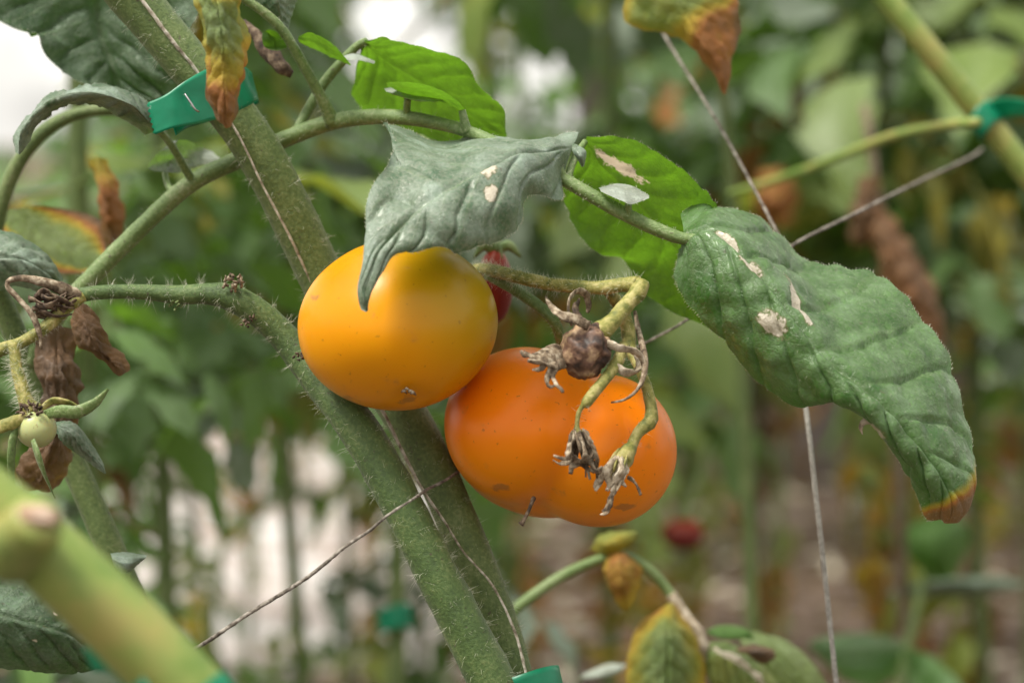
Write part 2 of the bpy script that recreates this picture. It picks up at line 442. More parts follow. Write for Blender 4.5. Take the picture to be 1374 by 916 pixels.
# ------------------------------------------------------------------ leaf surfaces
def set_attr(me, name, vals):
    a = me.attributes.new(name, 'FLOAT', 'POINT')
    a.data.foreach_set('value', np.asarray(vals, dtype=np.float32))

def loft(W, nt=60, ns=30, pucker=0.0008, nv=9.0, kv=2.0, edge=0.03, wave=0.0, wear=None, patches=(), round_=0.6, k=0.0, curl=0.0, crumple=0.0, qm=0.55, blis=0.0):
    """W: n x 3 x 3 world points, each row (one edge, midrib, other edge) from base to tip"""
    X = catmull(W, nt)
    V = np.zeros((nt, ns + 1, 3)); uu = np.zeros((nt, ns + 1)); vv = np.zeros((nt, ns + 1))
    for i in range(nt):
        t = i / (nt - 1)
        U, Mi, Lo = X[i]
        for j in range(ns + 1):
            s = -1 + 2 * j / ns
            e = 1 + edge * nz((t * 9, 1.7 if s < 0 else 5.1, k), 1.0, k) + edge * 0.7 * nz((t * 30, 3.7 if s < 0 else 8.1, k), 1.0, k)
            se = s * (1 + (e - 1) * s * s)
            q = U * (se * (se - 1) / 2) + Mi * (1 - se * se) + Lo * (se * (se + 1) / 2)
            ln = Mi + (Lo - Mi) * se if se > 0 else Mi + (U - Mi) * (-se)
            V[i, j] = q * round_ + ln * (1 - round_)
            uu[i, j] = t; vv[i, j] = s
    dt = np.gradient(V, axis=0); ds = np.gradient(V, axis=1)
    Nn = np.cross(dt, ds); Nn /= (np.linalg.norm(Nn, axis=2)[:, :, None] + 1e-12)
    if np.mean(Nn[:, :, 2]) < 0: Nn = -Nn
    av = np.abs(vv)
    wob = np.array([[nz((uu[i, j] * 5, vv[i, j] * 2, 0), 1.0, k + 1) for j in range(ns + 1)] for i in range(nt)])
    ph = (uu * nv - av * kv + 0.35 * wob * np.clip(av * 3, 0, 1) + np.where(vv > 0, 0.43, 0.0)) % 1.0
    quilt = np.abs(np.sin(np.pi * (ph - 0.5))) ** 0.7 - 0.55
    fade = np.clip(np.minimum(uu, 1 - uu) * 8, 0, 1) * np.clip((1.15 - av) * 3, 0.15, 1)
    h = pucker * qm * quilt * (0.65 + 0.8 * wob) * np.clip(av * 6, 0, 1) - pucker * 1.3 * np.exp(-(av / 0.05) ** 2)
    h = h - pucker * 0.6 * np.exp(-((ph - 0.5) / 0.05) ** 2) * np.clip(av * 6, 0, 1)
    h = h * fade
    for i in range(nt):
        for j in range(ns + 1):
            p = V[i, j]
            h[i, j] += pucker * 0.7 * nz(p, 160, k) * fade[i, j]
            if wave: h[i, j] += wave * av[i, j] ** 2 * nz((uu[i, j] * 6, vv[i, j] * 1.2, 0), 1.0, k + 3)
            if blis:
                dd_, _p = noise.voronoi(Vector(p) * 95 + Vector((k, k, k)))
                h[i, j] += blis * min(0.55, dd_[1] - dd_[0]) * fade[i, j]
            if crumple: h[i, j] += crumple * nz(p, 120, k + 7) + 0.5 * crumple * nz(p, 330, k)
    V = V + Nn * h[:, :, None]
    me = bpy.data.meshes.new('leaf')
    F = []
    m = ns + 1
    for i in range(nt - 1):
        for j in range(ns):
            F.append((i * m + j, i * m + j + 1, (i + 1) * m + j + 1, (i + 1) * m + j))
    me.from_pydata([tuple(p) for p in V.reshape(-1, 3)], [], F)
    me.polygons.foreach_set('use_smooth', [True] * len(F))
    set_attr(me, 'leaf_u', uu.ravel()); set_attr(me, 'leaf_v', vv.ravel())
    wv = np.zeros_like(uu) if wear is None else wear(uu, vv)
    set_attr(me, 'wear', wv.ravel())
    pv = np.zeros_like(uu)
    for (pu, pvv, ru, rv, *rest) in patches:
        an = rest[0] if rest else 0.0
        du, dv = (uu - pu), (vv - pvv)
        du, dv = du * math.cos(an) + dv * math.sin(an) * 0.5, dv * math.cos(an) - du * math.sin(an) * 2
        pv = np.maximum(pv, 1.0 - 0.5 * np.sqrt((du / ru) ** 2 + (dv / rv) ** 2))
    set_attr(me, 'patch', pv.ravel())
    me.update()
    return me, V, Nn

def leaf(name, rows, mat, parent, hairs=0, **kw):
    """rows: (edge, midrib, edge) as pixel triples"""
    W = np.array([[tuple(P(*c)) for c in r] for r in rows])
    me, V, Nn = loft(W, **kw)
    o = link(name, me, M[mat], parent)
    if hairs:
        mb = MB()
        nt, m = V.shape[:2]
        for _ in range(hairs):
            i = random.randrange(2, nt - 1); j = random.choice((0, m - 1))
            p = V[i, j]; inn = V[i, j] - V[i, 1 if j == 0 else m - 2]
            d = inn / (np.linalg.norm(inn) + 1e-9) + 0.6 * np.array([random.uniform(-1, 1) for _ in range(3)])
            d /= np.linalg.norm(d)
            hair(mb, p, d, random.uniform(0.0005, 0.0014), 0.00004, np.zeros(3))
        for _ in range(hairs // 2):
            i = random.randrange(2, nt - 1); j = random.randrange(m)
            d = Nn[i, j] + 0.5 * np.array([random.uniform(-1, 1) for _ in range(3)])
            d /= np.linalg.norm(d)
            hair(mb, V[i, j], d, random.uniform(0.0004, 0.0009), 0.00003, np.zeros(3))
        tag(mb.build('leaf_hairs', M['hair'], parent if (parent is not None and parent.parent is not None) else o), kind='stuff')
    return o

# ================================================================== SETTING
def ground_mat():
    m, n, l, b = newmat('soil')
    a = noise_node(n, l, 3.0, 6); c = noise_node(n, l, 28, 8, 0.7)
    r = ramp(n, [(0.3, (0.075, 0.05, 0.038)), (0.52, (0.17, 0.115, 0.085)), (0.72, (0.30, 0.22, 0.17))])
    l.new(c.outputs['Fac'], r.inputs[0])
    g = mixc(n, l, math_node(n, l, 'MULTIPLY', a.outputs['Fac'], 0.5), r.outputs[0], (0.10, 0.075, 0.06))
    l.new(g, b.inputs['Base Color']); b.inputs['Roughness'].default_value = 0.95
    bump(n, l, c.outputs['Fac'], 0.8, 0.03, b)
    return m
M['soil'] = ground_mat()
M['path'] = mat_simple('pale_concrete', (0.24, 0.19, 0.17), (0.38, 0.335, 0.315), 7, 0.9, 0.3, 0.004, c3=(0.52, 0.51, 0.51))
M['bark'] = mat_simple('grey_bark', (0.06, 0.045, 0.04), (0.14, 0.11, 0.10), 30, 0.95, 1.0, 0.02, c3=(0.20, 0.17, 0.15))
M['tree_leaf'] = mat_leaf('tree_leaf', (0.03, 0.075, 0.02), (0.07, 0.14, 0.035), dust=0.08, trans=0.4, tcol=(0.15, 0.34, 0.03), far=True)

mb = MB()
gn = 60
gv = []; gf = []
for i in range(gn + 1):
    for j in range(gn + 1):
        fx = (i / gn - 0.5) * 2; fy = (j / gn - 0.5) * 2
        x = math.copysign(abs(fx) ** 2.4, fx) * 150; y = 4 + math.copysign(abs(fy) ** 2.4, fy) * 150
        gv.append((x, y, -0.03 + 0.03 * noise.noise(Vector((x * 0.7, y * 0.7, 0)))))
for i in range(gn):
    for j in range(gn):
        a = i * (gn + 1) + j
        gf.append((a, a + gn + 1, a + gn + 2, a + 1))
mb.add(gv, gf)
tag(mb.build('ground', M['soil']), kind='structure')

# pale path that runs off behind the plants to the left
mb = MB()
A = [(-0.74, 3.6), (-0.04, 3.6), (-0.30, 9.0), (-1.5, 9.0)]
n = 24
vs = []; fs = []
for i in range(n + 1):
    for j in range(9):
        u, v = i / n, j / 8
        p = np.array(A[0]) * (1 - u) * (1 - v) + np.array(A[1]) * u * (1 - v) + np.array(A[2]) * u * v + np.array(A[3]) * (1 - u) * v
        e = 0.05 * noise.noise(Vector((p[0] * 3, p[1] * 3, 1)))
        vs.append((p[0] + e, p[1] + e, 0.03 + 0.004 * noise.noise(Vector((p[0] * 5, p[1] * 5, 4)))))
for i in range(n):
    for j in range(8):
        a = i * 9 + j
        fs.append((a, a + 9, a + 10, a + 1))
nb = len(vs)
ring = [i * 9 for i in range(n + 1)] + [n * 9 + j for j in range(1, 9)] + [i * 9 + 8 for i in range(n - 1, -1, -1)] + [j for j in range(7, 0, -1)]
for r_ in ring: vs.append((vs[r_][0], vs[r_][1], -0.09))
for q in range(len(ring)):
    q2 = (q + 1) % len(ring)
    fs.append((ring[q], nb + q, nb + q2, ring[q2]))
mb.add(vs, fs)
tag(mb.build('path', M['path'], smooth=False), kind='structure')

# leaf litter: curled dry leaves all over the soil
def litter():
    mb = MB()
    for _ in range(9000):
        y = random.uniform(1.5, 9.5); x = random.uniform(-0.6, 0.6) * (0.6 + y * 0.6)
        if random.random() < 0.93 and (x < -0.1 and 3.7 < y < 9): continue
        L = random.uniform(0.03, 0.09); w = L * random.uniform(0.3, 0.55); a = random.uniform(0, 6.28)
        ca, sa = math.cos(a), math.sin(a); tz = random.uniform(-0.4, 0.4); cz = random.uniform(0.1, 0.6)
        pts = []
        for (t, s) in ((0, 0), (0.35, -1), (0.4, 0), (0.35, 1), (0.75, -0.8), (0.75, 0), (0.75, 0.8), (1, 0)):
            lx, ly = (t - 0.5) * L, s * w * 0.5
            pts.append((x + lx * ca - ly * sa, y + lx * sa + ly * ca, 0.015 + abs(s) * cz * w * 0.6 + tz * lx * 0.5 + 0.01))
        mb.add(pts, [(0, 1, 2), (0, 2, 3), (1, 4, 5, 2), (2, 5, 6, 3), (4, 7, 5), (5, 7, 6)])
    me = mb.mesh('leaf_litter')
    n_ = len(me.vertices)
    isl = np.repeat(rng.random(n_ // 8), 8)
    set_attr(me, 'wear', 0.55 + 0.45 * isl); set_attr(me, 'patch', np.where(isl > 0.82, 0.8, 0)); set_attr(me, 'leaf_u', np.zeros(n_)); set_attr(me, 'leaf_v', np.full(n_, .3))
    return link('leaf_litter', me, M['far_brown'])
tag(litter(), 'brown and beige fallen leaves scattered over the soil', 'leaf litter', kind='stuff')

# ================================================================== HERO PLANT (two hairy stems tied together)
GZ = lambda p, z=0.0: Vector((p[0], p[1], z))
base_a = P(720, 1000, 30)
plant = empty('tomato_plant', (base_a.x, base_a.y, 0), 'tomato plant with two thick hairy stems tied side by side, carrying yellow and orange fruit', 'tomato plant')

def stem_spec(spec, ground=None, gr=None, **kw):
    pts = [P(a, b, c) for a, b, c, _ in spec]; rad = [w * S(c) for _, _, c, w in spec]
    if ground is not None:
        last = pts[-1]; step = (pts[-1] - pts[-2]).length; L = (ground - last).length
        mid = last + (pts[-1] - pts[-2]).normalized() * L * 0.4; r0 = rad[-1]
        m_ = 12
        for q in range(1, m_ + 1):
            t = (q / m_) ** 1.4
            pts.append(last * (1 - t) ** 2 + mid * 2 * t * (1 - t) + ground * t * t); rad.append(r0 * (1 + 0.1 * t))
    return tube_data(pts, rad, **kw)

specA = [(60, -150, 12, 30), (120, -70, 16, 31), (181, 0, 20, 32), (240, 70, 22, 31), (312, 152, 24, 31), (362, 230, 28, 31), (402, 310, 33, 31),
         (446, 400, 37, 31), (498, 485, 34, 31), (546, 560, 29, 30), (588, 640, 24, 28), (626, 730, 20, 28), (664, 825, 18, 28), (690, 916, 17, 28), (708, 985, 16, 29)]
gA = GZ(P(708, 985, 16)) + Vector((0.05, 0.03, -0.03))
dA = stem_spec(specA, gA, n=150, seg=28, rough=0.05, rs=120)
mb = MB(); mb.add(dA[0], dA[1]); stemA = mb.build('stem', M['stem'], plant)
hb = MB(); add_hairs(hb, dA, 4200, 0.0014, 0.0046, 0.000036, 0.0, 0.6); tag(hb.build('stem_hairs', M['hair'], stemA), kind='stuff')

specB = [(102, 397, 4, 10), (135, 392, 6, 9.5), (185, 391, 8, 10), (240, 396, 9, 13), (262, 394, 9, 13), (300, 396, 10, 17), (322, 404, 10, 19), (350, 422, 11, 19), (385, 455, 12, 20), (425, 505, 10, 24),
         (472, 562, 4, 27), (511, 625, 0, 28), (552, 702, -3, 28), (592, 782, -4, 29), (632, 858, -4, 31), (664, 925, -4, 32), (688, 985, -4, 32)]
gB = GZ(P(688, 985, -4)) + Vector((0.04, -0.02, -0.03))
dB = stem_spec(specB, gB, n=170, seg=26, rough=0.09, rs=170, k=3.1)
mb = MB(); mb.add(dB[0], dB[1]); stemB = mb.build('stem', M['stem_dark'], plant)
hb = MB(); add_hairs(hb, dB, 4200, 0.0014, 0.0050, 0.000036, 0.0, 0.6); tag(hb.build('stem_hairs', M['hair'], stemB), kind='stuff')
# corky scabs on the bent stem
def scab(cx, cy, z, r, n, mat, parent, name='scab'):
    mb = MB()
    for q in range(n):
        a = random.uniform(0, 6.28); rr = r * math.sqrt(random.random())
        p = P(cx + rr * math.cos(a), cy + 0.7 * rr * math.sin(a), z + random.uniform(-3, 1))
        e = p + Vector((random.uniform(-1, 1), random.uniform(-1, .4), random.uniform(-0.2, 1.2))) * r * 0.45 * S(z)
        d = tube_data([p, p.lerp(e, .5) + Vector((random.uniform(-1, 1), 0, random.uniform(-1, 1))) * r * .12 * S(z), e], [r * .16 * S(z), r * .14 * S(z), r * .05 * S(z)], n=5, seg=5, rough=0.5, rs=900, k=q)
        mb.add(d[0], d[1])
    return mb.build(name, M[mat], parent)
scab(313, 382, 6, 15, 26, 'dry', stemB)
scab(335, 432, 8, 12, 14, 'dry_dark', stemB)
scab(402, 478, 2, 12, 12, 'dry_dark', stemB)
scab(232, 412, 8, 10, 10, 'stem', stemB, 'side_bud')

# ---- fruit truss of the hero plant
truss = ptube([(640, 362, 30, 9), (665, 364, 14, 9), (700, 373, 4, 9), (745, 382, -2, 9), (800, 386, -8, 9.5), (838, 382, -12, 10), (856, 383, -14, 13)], n=60, seg=14, rough=0.10, rs=420)
mb = MB(); mb.add(truss[0], truss[1])
tr_o = mb.build('fruit_truss', M['truss'], plant)
hb = MB(); add_hairs(hb, truss, 800, 0.0012, 0.0036, 0.000042)
def twig(spec, mat='truss', name='pedicel', parent=None, hairs=0, hb=None, **kw):
    kw.setdefault('n', 30); kw.setdefault('seg', 10)
    d = ptube(spec, **kw)
    mb = MB(); mb.add(d[0], d[1])
    o = mb.build(name, M[mat], parent if parent is not None else tr_o)
    if hairs and hb is not None: add_hairs(hb, d, hairs, 0.0010, 0.0030, 0.000038)
    return o
twig([(655, 368, 18, 8), (690, 388, 12, 8), (715, 405, 8, 8), (742, 428, 6, 8), (752, 455, 10, 7), (757, 480, 18, 7)], 'petiole', hairs=160, hb=hb, rough=0.12, rs=400)
# knuckle and the pedicel that carries the shrivelled fruit
twig([(860, 380, -14, 12), (856, 392, -16, 12.5), (845, 404, -18, 11), (828, 424, -21, 11), (815, 438, -23, 13), (803, 447, -24, 15), (793, 455, -22, 10)], 'truss', hairs=40, hb=hb, rough=0.16, rs=380)
twig([(815, 388, -6, 8), (832, 412, -2, 9), (842, 440, 0, 10), (846, 468, -4, 9), (856, 490, -10, 7), (868, 520, -16, 7.5), (874, 552, -20, 8.5), (872, 566, -21, 10), (858, 578, -22, 8), (850, 592, -23, 7), (845, 605, -24, 9)], 'truss', hairs=130, hb=hb, rough=0.12, rs=420)
twig([(838, 462, -20, 8), (828, 486, -24, 8.5), (812, 508, -28, 8), (797, 527, -30, 8), (786, 541, -31, 7.5), (781, 545, -31, 3.4), (776, 555, -31, 3.2), (774, 572, -31, 3.5), (775, 580, -31, 8)], 'truss', hairs=50, hb=hb, rough=0.14, rs=420)
twig([(852, 418, -8, 2.5), (856, 440, -14, 3.5), (862, 465, -20, 4.5), (866, 490, -24, 4.5), (861, 512, -27, 3.5), (852, 526, -28, 2.4), (838, 536, -28, 1.8), (820, 540, -27, 1.2)], 'dry', 'dry_tendril', rough=0.2, rs=500)
tag(hb.build('truss_hairs', M['hair'], tr_o), kind='stuff')

# shrivelled little fruit, wrinkled, with dry sepals
def blob(center, rx, ry, rz, mat, name, parent, wr=0.12, rs=500, nu=36, nv=24, k=0.0, fn=None):
    mb = MB(); V = []; F = []
    for i in range(nv + 1):
        th = math.pi * i / nv
        for j in range(nu):
            a = 2 * math.pi * j / nu
            d = Vector((math.sin(th) * math.cos(a), math.sin(th) * math.sin(a), math.cos(th)))
            rr = 1 + wr * noise.noise(Vector((d.x * 2.2 + k, d.y * 2.2, d.z * 2.2))) + wr * 0.6 * noise.noise(Vector((d.x * 6 + k, d.y * 6, d.z * 6)))
            if fn: rr *= fn(d)
            V.append(center + Vector((d.x * rx * rr, d.y * ry * rr, d.z * rz * rr)))
    for i in range(nv):
        for j in range(nu):
            j2 = (j + 1) % nu
            F.append((i * nu + j, (i + 1) * nu + j, (i + 1) * nu + j2, i * nu + j2))
    mb.add(V, F)
    return mb.build(name, M[mat], parent)
M['dry_fruit'] = mat_simple('shrivelled_fruit', (0.025, 0.014, 0.010), (0.13, 0.07, 0.045), 170, 0.55, 0.6, 0.0008, c3=(0.38, 0.26, 0.15), detail=3)
c0 = P(786, 470, -26)
pit = [(Vector((-0.1, -0.8, 0.6)).normalized(), 0.30), (Vector((0.6, -0.75, -0.25)).normalized(), 0.22)]
def dents(d):
    r = 1.0
    for q, w in pit: r -= w * math.exp(-((d - q).length / 0.28) ** 2)
    return r
blob(c0, 33 * S(-26), 31 * S(-26), 38 * S(-26), 'dry_fruit', 'shrivelled_fruit', tr_o, 0.16, fn=dents, nu=48, nv=32)
def strip(spec, mat, name, parent, flat=0.28, twist=1.5, rough=0.35, k=0.0, n=22):
    d = ptube(spec, n=n, seg=8, flat=flat, twist=twist, rough=rough, rs=700, k=k)
    mb = MB(); mb.add(d[0], d[1])
    return mb.build(name, M[mat], parent)
# sepals of the shrivelled fruit
strip([(790, 437, -30, 7), (770, 428, -32, 8), (750, 420, -32, 7), (738, 408, -28, 5), (733, 398, -24, 2)], 'dry', 'dry_sepal', tr_o, k=1)
strip([(768, 436, -26, 5), (763, 420, -28, 5), (764, 402, -26, 5), (775, 390, -22, 5), (787, 396, -18, 5), (790, 412, -16, 4), (788, 420, -16, 2)], 'dry', 'dry_sepal', tr_o, k=2)
strip([(812, 460, -28, 5), (830, 466, -28, 6), (848, 470, -26, 6), (860, 478, -24, 5), (864, 495, -24, 4), (862, 515, -24, 2)], 'dry_pale', 'dry_sepal', tr_o, k=3)
strip([(825, 490, -26, 4), (840, 500, -26, 7), (855, 498, -22, 7), (858, 485, -16, 5), (852, 475, -14, 3)], 'dry_pale', 'dry_sepal', tr_o, k=4)
strip([(778, 402, -14, 3), (772, 415, -20, 6), (780, 428, -22, 4)], 'dry_dark', 'dry_sepal', tr_o, k=5)
# collapsed flower left of it
def dry_flower(name, parts, parent):
    mb = MB()
    for k, (mat, spec) in enumerate(parts):
        ptube(spec, mb, n=20, seg=8, flat=0.35, twist=random.uniform(0.5, 2.5), rough=0.4, rs=800, k=k * 3.3)
    return mb.build(name, M[parts[0][0]], parent)
dry_flower('dried_flower', [
    ('dry', [(765, 478, -26, 9), (748, 480, -30, 13), (732, 482, -34, 10), (716, 480, -36, 8), (703, 472, -37, 4)]),
    ('dry', [(760, 486, -28, 8), (742, 490, -34, 9), (722, 486, -38, 7), (708, 484, -38, 3)]),
    ('dry', [(758, 470, -24, 6), (742, 468, -28, 8), (724, 474, -32, 7), (704, 478, -34, 4), (699, 470, -35, 2)]),
    ('dry', [(750, 488, -32, 7), (738, 500, -36, 7), (734, 512, -38, 4), (738, 519, -38, 3), (745, 517, -37, 1.5)]),
    ('dry', [(752, 486, -32, 6), (742, 502, -36, 4), (746, 515, -39, 3), (753, 522, -40, 3), (755, 527, -40, 2)]),
    ('dry', [(735, 484, -36, 6), (726, 494, -38, 4), (714, 496, -38, 2)])], tr_o)
# hanging dead flower below
random.seed(11)
fl = []
for q in range(9):
    x0 = 775 + random.uniform(-7, 7); x1 = 780 + random.uniform(-18, 20); x2 = 784 + random.uniform(-20, 24); y2 = random.uniform(625, 648)
    fl.append(('dry', [(x0, 578, -31, 5), ((x0 + x1) / 2, 592, -33 + random.uniform(-4, 3), 7), (x1, 610, -33 + random.uniform(-5, 4), 6), ((x1 + x2) / 2, 622, -33, 5), (x2, y2, -33, 2.5)]))
fl.append(('dry', [(768, 592, -32, 4), (766, 608, -34, 5), (762, 618, -36, 5), (752, 622, -38, 4), (742, 617, -39, 2)]))
fl.append(('dry', [(768, 596, -34, 3), (764, 612, -37, 4), (754, 615, -40, 3), (743, 611, -42, 1.5)]))
fl.append(('dry', [(792, 620, -33, 4), (800, 632, -35, 5), (806, 630, -36, 4), (808, 626, -35, 2)]))
dry_flower('dried_flower', fl, tr_o)
# the second one: green calyx with straw petals
gc = MB()
ptube([(849, 596, -24, 7), (844, 604, -25, 12), (838, 614, -26, 14), (832, 624, -27, 12), (828, 632, -27, 8)], gc, n=20, seg=12, rough=0.25, rs=500, flat=0.8)
for q in range(5):
    x = 838 + random.uniform(-10, 12)
    ptube([(x, 610, -27, 4), (x - 5, 626, -29 + random.uniform(-3, 3), 4), (x - 12 + random.uniform(-4, 4), 642, -29, 2)], gc, n=10, seg=7, flat=0.4, rough=0.3, rs=700)
ptube([(832, 603, -26, 4), (822, 614, -28, 4), (815, 628, -29, 2.5)], gc, n=10, seg=7, flat=0.4, rough=0.3, rs=700)
gc.build('calyx', M['truss'], tr_o)
fl = []
for q in range(10):
    x1 = 826 + random.uniform(-14, 14); x2 = x1 - 6 + random.uniform(-10, 10)
    fl.append(('dry_pale', [(830 + random.uniform(-6, 6), 614, -29, 4), (x1, 630, -31 + random.uniform(-4, 3), 6), (x2, 648 + random.uniform(-5, 8), -32, 4), (x2 + random.uniform(-8, 8), 655 + random.uniform(-4, 4), -32, 2)]))
dry_flower('dried_flower', fl, tr_o)
dry_flower('dry_sepal', [('dry', [(828, 655, -30, 4), (821, 665, -32, 4), (817, 678, -33, 5), (812, 688, -34, 4), (805, 690, -34, 1.5)]), ('dry', [(822, 664, -32, 3), (816, 680, -35, 3), (808, 686, -36, 1.5)])], tr_o)
dry_flower('dry_sepal', [('dry', [(842, 640, -28, 3), (850, 645, -29, 4.5), (856, 654, -29, 4), (860, 664, -29, 2)])], tr_o)

# left truss that leaves the bent stem: yellowing fork, withered calyx and a bristly stalk
ltr = ptube([(110, 396, 4, 10), (90, 410, 2, 11), (62, 438, 0, 9), (35, 456, -2, 8), (0, 470, -4, 9), (-40, 490, -6, 9)], n=50, seg=14, rough=0.12, rs=300)
mb = MB(); mb.add(ltr[0], ltr[1]); ltr_o = mb.build('fruit_truss', M['truss'], plant)
hb = MB(); add_hairs(hb, ltr, 300, 0.001, 0.0035, 0.00004)
twig([(105, 398, 3, 9), (80, 386, 0, 8), (55, 378, -2, 6), (30, 373, -3, 4.5), (14, 376, -3, 4), (10, 384, -3, 4), (22, 398, -3, 4), (38, 415, -4, 4), (48, 432, -4, 4.5), (54, 452, -4, 3), (55, 468, -4, 2)], 'dry', 'dry_stalk', ltr_o, rough=0.25, rs=500, n=50)
random.seed(5)
fl = []
for q in range(12):
    x0 = random.uniform(38, 60); x2 = random.uniform(75, 104); yy = random.uniform(394, 422)
    fl.append(('dry_dark', [(x0, yy, -2, 3), ((x0 + x2) / 2, yy + random.uniform(-9, 9), -4 + random.uniform(-5, 5), 5), (x2, random.uniform(392, 424), -3, 2)]))
dry_flower('dried_flower', fl, ltr_o)
d_ = ptube([(18, 462, -4, 8), (22, 490, -6, 8), (28, 515, -8, 9), (36, 540, -9, 11), (44, 552, -9, 14)], n=30, seg=12, rough=0.15, rs=350)
mb = MB(); mb.add(d_[0], d_[1]); mb.build('pedicel', M['truss'], ltr_o); add_hairs(hb, d_, 420, 0.0018, 0.0046, 0.000045)
tag(hb.build('truss_hairs', M['hair'], ltr_o), kind='stuff')
scab(42, 552, -12, 15, 22, 'dry_dark', ltr_o, 'withered_cap')
for k, (mt, sp) in enumerate([('petiole', [(58, 556, -10, 5), (80, 552, -14, 9), (105, 552, -16, 10), (128, 540, -16, 7), (145, 522, -14, 2)]),
                              ('truss', [(52, 552, -8, 4), (70, 538, -6, 6), (92, 540, -6, 5), (110, 548, -6, 2)]),
                              ('truss', [(38, 558, -12, 5), (18, 566, -14, 9), (-2, 574, -14, 9), (-25, 585, -14, 5)]),
                              ('petiole', [(34, 560, -10, 4), (20, 580, -13, 6), (15, 610, -14, 6), (16, 640, -12, 4), (20, 655, -10, 2)]),
                              ('petiole', [(44, 590, -19, 5), (50, 608, -20, 8), (58, 632, -18, 7), (68, 655, -15, 4), (74, 668, -14, 2)])]):
    strip(sp, mt, 'sepal', ltr_o, flat=0.35, twist=0.6, rough=0.1, k=k)

# ================================================================== FRUIT
def tomato(name, c, rx, ry, rz, axis, mat, label, furrows=(), scars=(), tilt=0.0, nu=120, nv=72, lob=0.012, nl=5, pole=0.10, k=0.0, lobes=None, sp=24.0):
    """rx, ry, rz: radii across, in depth, up (metres); axis: unit vector to the blossom end; furrows: (azimuth, depth, width)"""
    ax = Vector(axis).normalized()
    e1 = ax.cross(Vector((0, 1, 0.2))).normalized(); e2 = ax.cross(e1).normalized()
    rot = Matrix.Rotation(tilt, 3, 'Y')
    V = []; F = []; SC = []
    faz = []
    for (fx, fy, dep, wd) in furrows:      # a point the furrow runs through, px from the centre
        x_, z_ = fx * S(0) / rx, -fy * S(0) / rz
        dv = Vector((x_, -math.sqrt(max(0.0, 1 - x_ * x_ - z_ * z_)), z_)).normalized()
        faz.append((math.atan2(dv.dot(e2), dv.dot(e1)), dep, wd))
    for i in range(nv + 1):
        th = math.pi * i / nv
        for j in range(nu):
            a = 2 * math.pi * j / nu
            d = (ax * math.cos(th) + (e1 * math.cos(a) + e2 * math.sin(a)) * math.sin(th)).normalized()
            st = math.sin(th)
            r = 1 + lob * math.cos(nl * a + k) * st + 0.012 * noise.noise(d * 1.6 + Vector((k, 0, 0)))
            for (az, dep, wd) in faz:
                da = (a - az + math.pi) % (2 * math.pi) - math.pi
                r -= dep * math.exp(-(da / wd) ** 2) * math.exp(-((th - 0.55) / 0.75) ** 2) * min(1, th * 4)
            r -= pole * math.exp(-((math.pi - th) / 0.35) ** 2) + pole * 0.25 * math.exp(-(th / 0.18) ** 2)
            q = rot @ Vector((d.x * rx, d.y * ry, d.z * rz))
            if lobes:
                acc = 0.0
                for (cx_, cy_, cz_, ax_, ay_, az_) in lobes:
                    dd = (d.x / ax_, d.y / ay_, d.z / az_); cc = (cx_ / ax_, cy_ / ay_, -cz_ / az_)
                    A_ = sum(e * e for e in dd); B_ = sum(e * f for e, f in zip(dd, cc)); C_ = sum(e * e for e in cc) - 1
                    acc += ((B_ + math.sqrt(max(0, B_ * B_ - A_ * C_))) / A_ / 100.0) ** sp
                q = d * (acc ** (1 / sp) * 100.0 * S(18)) * 0.985
            V.append(q * r)
            s = 0.0
            for (sx, sy, sr, asp) in scars:
                w_ = q * r
                ux = (w_.x / S(0) - sx); uy = (-(w_.z) / S(0) - sy)
                if w_.y < 0.004: s = max(s, 1 - 0.5 * math.hypot(ux / (sr * asp), uy / sr))
            SC.append(s)
    for i in range(nv):
        for j in range(nu):
            j2 = (j + 1) % nu
            F.append((i * nu + j, i * nu + j2, (i + 1) * nu + j2, (i + 1) * nu + j))
    root = empty(name, c, label, 'tomato')
    mb = MB(); mb.add(V, F); me = mb.mesh('skin'); set_attr(me, 'scar', SC)
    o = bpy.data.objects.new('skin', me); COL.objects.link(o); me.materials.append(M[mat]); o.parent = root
    return root

s0 = S(0)
cy = P(534.5, 435.5, -8)
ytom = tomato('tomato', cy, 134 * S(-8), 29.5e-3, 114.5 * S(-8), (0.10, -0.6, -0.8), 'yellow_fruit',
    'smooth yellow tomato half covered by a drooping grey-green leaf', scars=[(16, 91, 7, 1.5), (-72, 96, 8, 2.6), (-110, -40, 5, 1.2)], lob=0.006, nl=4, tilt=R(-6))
# blossom scar with a curl of dry tissue
def on_photo(px, py, z): return P(px, py, z)
scb = MB()
for q, (dx, dy) in enumerate(((-6, 0), (-2, -3), (3, 0), (6, 2))):
    ptube([(548 + dx - 3, 526 + dy, -29, 1.2), (548 + dx, 524 + dy, -30.5, 2.2), (548 + dx + 4, 528 + dy, -29, 1.0)], scb, n=8, seg=6, rough=0.4, rs=900, k=q)
scb.build('blossom_scar', M['dry'], ytom)

co = P(751, 583, 18)
otom = tomato('tomato', co, 157 * S(18), 31e-3, 117 * S(18), (-0.30, -0.50, -0.80), 'orange_fruit',
    'ripe orange lobed tomato hanging behind dried flowers',
    lobes=[(-46, -15, -14, 112, 128, 106), (52, -12, 19, 107, 122, 104), (-14, 36, 25, 124, 116, 93)],
    scars=[(-83, 56, 7, 2.0), (85, 85, 4, 4.0)], lob=0.004, nl=6, k=1.2, nu=180, nv=110, pole=0.04)
# stylar remnant below the fruit
d = ptube([(716, 668, -8, 3.5), (713, 676, -11, 2.6), (708, 688, -13, 2.6), (702, 699, -14, 3.0), (699, 703, -14, 4.5)], n=18, seg=8, rough=0.25, rs=900)
mb = MB(); mb.add(d[0], d[1]); mb.build('pistil_remnant', M['dry_dark'], otom)

